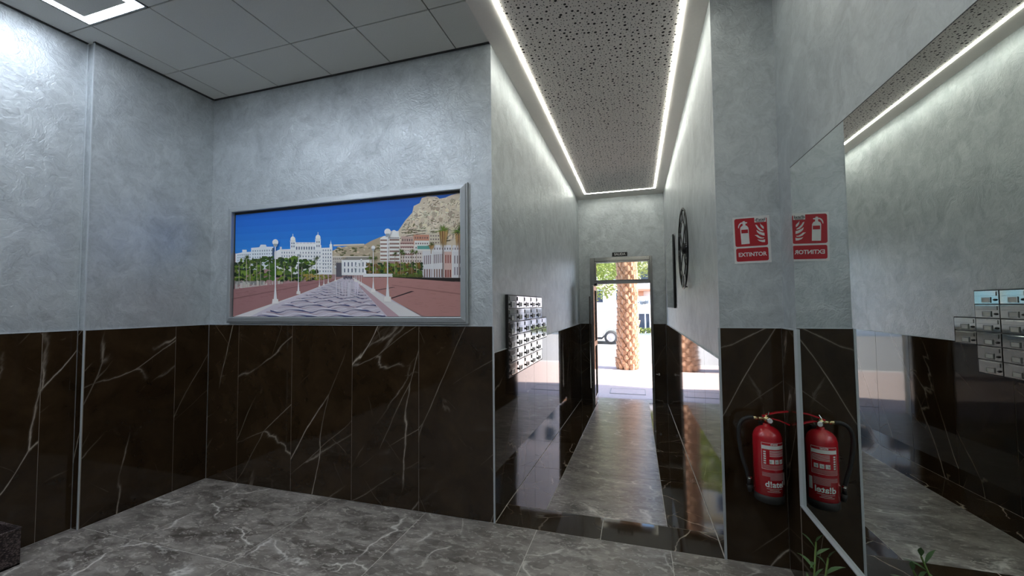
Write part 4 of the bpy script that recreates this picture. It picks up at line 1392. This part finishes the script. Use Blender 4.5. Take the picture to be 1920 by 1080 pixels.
for xc in (1.78, -1.65):
    b = MB(); b.lathe([(0.20, 0), (0.31, 0.0), (0.325, 0.03), (0.325, 0.17), (0.31, 0.2), (0.2, 0.2)], 28, (xc, 0.16, 0.325), Matrix.Rotation(PI / 2, 4, 'X')); wh = b.build('wheel', M['tyre'], vn, smooth=True)
    b = MB(); b.lathe([(0.205, 0), (0.205, 0.012), (0.16, 0.0), (0.05, 0.02), (0.04, 0.028)], 24, (xc, -0.04, 0.325), Matrix.Rotation(PI / 2, 4, 'X')); b.build('hubcap', M['hub'], wh)

# street trees
def tree(name, label, x, y, z0, zc, rx_, rz, mat, nleaf, seed, cat='tree'):
    rnd = random.Random(seed)
    t = empty(name, (x, y, z0))
    tag(t, label, cat)
    b = MB(); b.tube([(0, 0, 0), (0.06, 0.02, (zc - z0) * .5), (0, 0, zc - z0)], [0.17, 0.13, 0.08], 10)
    for k in range(6):
        a = k * 1.05; b.tube([(0, 0, (zc - z0) * .6), (math.cos(a) * rx_ * .5, math.sin(a) * rx_ * .5, zc - z0 + rz * .25)], [0.06, 0.02], 6)
    b.build('trunk', M['trunk'], t, smooth=True)
    b = MB()
    for k in range(nleaf):
        while True:
            p = Vector((rnd.uniform(-1, 1), rnd.uniform(-1, 1), rnd.uniform(-1, 1)))
            if 0.35 < p.length < 1: break
        p = Vector((p.x * rx_, p.y * rx_, p.z * rz + zc - z0))
        d = Vector((rnd.uniform(-1, 1), rnd.uniform(-1, 1), rnd.uniform(-.7, .3))).normalized()
        s_ = d.cross(Vector((rnd.random(), rnd.random(), 1))).normalized() * rnd.uniform(.05, .09)
        l2 = rnd.uniform(.14, .26)
        b.add([p, p + d * l2 * .5 + s_, p + d * l2, p + d * l2 * .5 - s_], [(0, 1, 2, 3)])
    o = b.build('foliage', mat, t); o['kind'] = 'stuff'
    return t
tree('street_tree', 'leafy green street tree behind the white van', -3.0, 24.5, -0.42, 4.1, 3.0, 2.3, M['tleaf'], 5600, 3)
tree('street_tree', 'yellowish street tree right behind the palm trunk', -0.8, 31.0, -0.70, 4.9, 3.0, 1.5, M['tleaf2'], 4200, 4)

# low hedge wall in front of the shop
b = MB(); b.box(-0.6, 8.0, 38.0, 38.3, -1.5, -0.95)
hd = b.build('planter_wall', M['kerb']); tag(hd, 'long low planter wall with hedge before the shop', 'planter')
b = MB()
for k in range(1600):
    p = Vector((U(-.6, 8), U(37.9, 38.6), U(-.95, -.55))); d = Vector((U(-1, 1), U(-1, 1), U(-.2, 1))).normalized(); s_ = d.cross(Vector((R(), R(), 1))).normalized() * .07
    b.add([p, p + d * .1 + s_, p + d * .2, p + d * .1 - s_], [(0, 1, 2, 3)])
o = b.build('hedge', M['hedge'], hd); o['kind'] = 'stuff'

# shop building
GZ = -1.5
sh = empty('shop_building', (6.0, 45.0, GZ))
tag(sh, 'pink building with white shop front seen right of the palm trunk', 'building')
def sbox(name, mat, par, x0, x1, y0, y1, z0, z1):
    return box(name, mat, par, x0 - 6.0, x1 - 6.0, y0 - 45.0, y1 - 45.0, z0 - GZ, z1 - GZ)
sbox('facade', M['pink'], sh, -0.6, 13.0, 45.0, 55.0, GZ, 10.5)
sbox('upper_facade', M['pink'], sh, 1.7, 13.0, 45.4, 55.0, 10.5, 28.0)
sbox('shop_fascia', M['shopwhite'], sh, -0.3, 1.6, 44.85, 44.99, 0.95, 2.45)
sbox('shop_side', M['shopwhite'], sh, 1.25, 1.6, 44.85, 44.99, GZ, 0.95)
fr = sbox('shop_frame', M['shopwhite'], sh, -0.3, 0.08, 44.88, 44.99, GZ, 0.95)
sbox('shop_window', M['window'], sh, 0.08, 0.78, 44.92, 44.99, GZ, 0.60); sbox('shop_door', M['window'], sh, 0.90, 1.22, 44.92, 44.99, GZ, 0.60)
sbox('shop_frame', M['shopwhite'], sh, 0.78, 0.90, 44.88, 44.99, GZ, 0.62); sbox('lintel', M['shutter'], sh, 0.08, 1.25, 44.88, 44.99, 0.62, 0.95)
t_ = text_obj('shop_lettering', 'Happy Vapeabol', 0.60, M['blackprint'], sh, (0.38 - 6.0, -0.17, 1.78 - GZ), (PI / 2, -0.12, 0), shear=0.35, extrude=0.01, sx=0.40, bold=0.008)
sbox('balcony', M['pink'], sh, 0.0, 3.2, 44.2, 45.0, 3.2, 4.0); sbox('balcony_slab', M['terra'], sh, -0.1, 3.3, 44.1, 45.0, 2.98, 3.2); sbox('awning_box', M['terra'], sh, 0.15, 0.72, 44.6, 45.0, 2.5, 3.0)
for i in range(6):
    for j in range(3):
        x = 0.5 + i * 2.1; z_ = 4.0 + j * 2.2
        f = sbox('window', M['shutter'], sh, x - .08, x + .98, 44.93, 45.0, z_ - .08, z_ + 1.38); sbox('pane', M['window'], f, x, x + .9, 44.90, 44.935, z_, z_ + 1.3)
for i in range(5):
    x = 2.4 + i * 2.1; f = sbox('window', M['shopwhite'], sh, x, x + 1.6, 44.92, 45.0, GZ, 1.4); sbox('pane', M['window'], f, x + .1, x + 1.5, 44.9, 44.925, GZ + .1, 1.3)
# tall beige block behind the van
bb = empty('apartment_block', (-12.0, 46.0, GZ))
tag(bb, 'tall beige apartment block across the street behind the trees', 'building')
def bbox_(name, mat, par, x0, x1, y0, y1, z0, z1):
    return box(name, mat, par, x0 + 12.0, x1 + 12.0, y0 - 46.0, y1 - 46.0, z0 - GZ, z1 - GZ)
bbox_('facade', M['beige'], bb, -24.0, -0.62, 46.0, 58.0, GZ, 33.0)
for i in range(9):
    for j in range(10):
        x = -23.0 + i * 2.6; z_ = 1.6 + j * 3.0
        f = bbox_('window', M['shopwhite'], bb, x, x + 1.4, 45.92, 46.0, z_, z_ + 1.7); bbox_('pane', M['window'], f, x + .12, x + 1.28, 45.89, 45.925, z_ + .12, z_ + 1.58)
for j in range(10):
    bbox_('balcony', M['kerb'], bb, -24.0, -0.7, 45.3, 46.0, 1.2 + j * 3.0, 1.35 + j * 3.0)
# blocks further along, seen only in the polished walls
tb = empty('corner_block', (-27.0, 46.0, GZ))
tag(tb, 'teal corner block further along the street to the left', 'building')
box('facade', M['teal'], tb, -16, 2.6, 0, 10, 0, 24)
for i in range(7):
    for j in range(7):
        f = box('window', M['shopwhite'], tb, -15.5 + i * 2.5, -13.9 + i * 2.5, -.08, 0, 1 + j * 3, 2.9 + j * 3); box('pane', M['window'], f, -15.4 + i * 2.5, -14.0 + i * 2.5, -.1, -.075, 1.1 + j * 3, 2.8 + j * 3)
wbk = empty('white_block', (13.2, 45.4, GZ))
tag(wbk, 'white apartment block to the right of the pink shop building', 'building')
box('facade', M['shopwhite'], wbk, 0, 40, 0, 10, 0, 27)
for i in range(13):
    for j in range(8):
        f = box('window', M['terra'], wbk, 1 + i * 3, 2.8 + i * 3, -.08, 0, 1.5 + j * 3.1, 3.4 + j * 3.1); box('pane', M['window'], f, 1.1 + i * 3, 2.7 + i * 3, -.1, -.075, 1.6 + j * 3.1, 3.3 + j * 3.1)
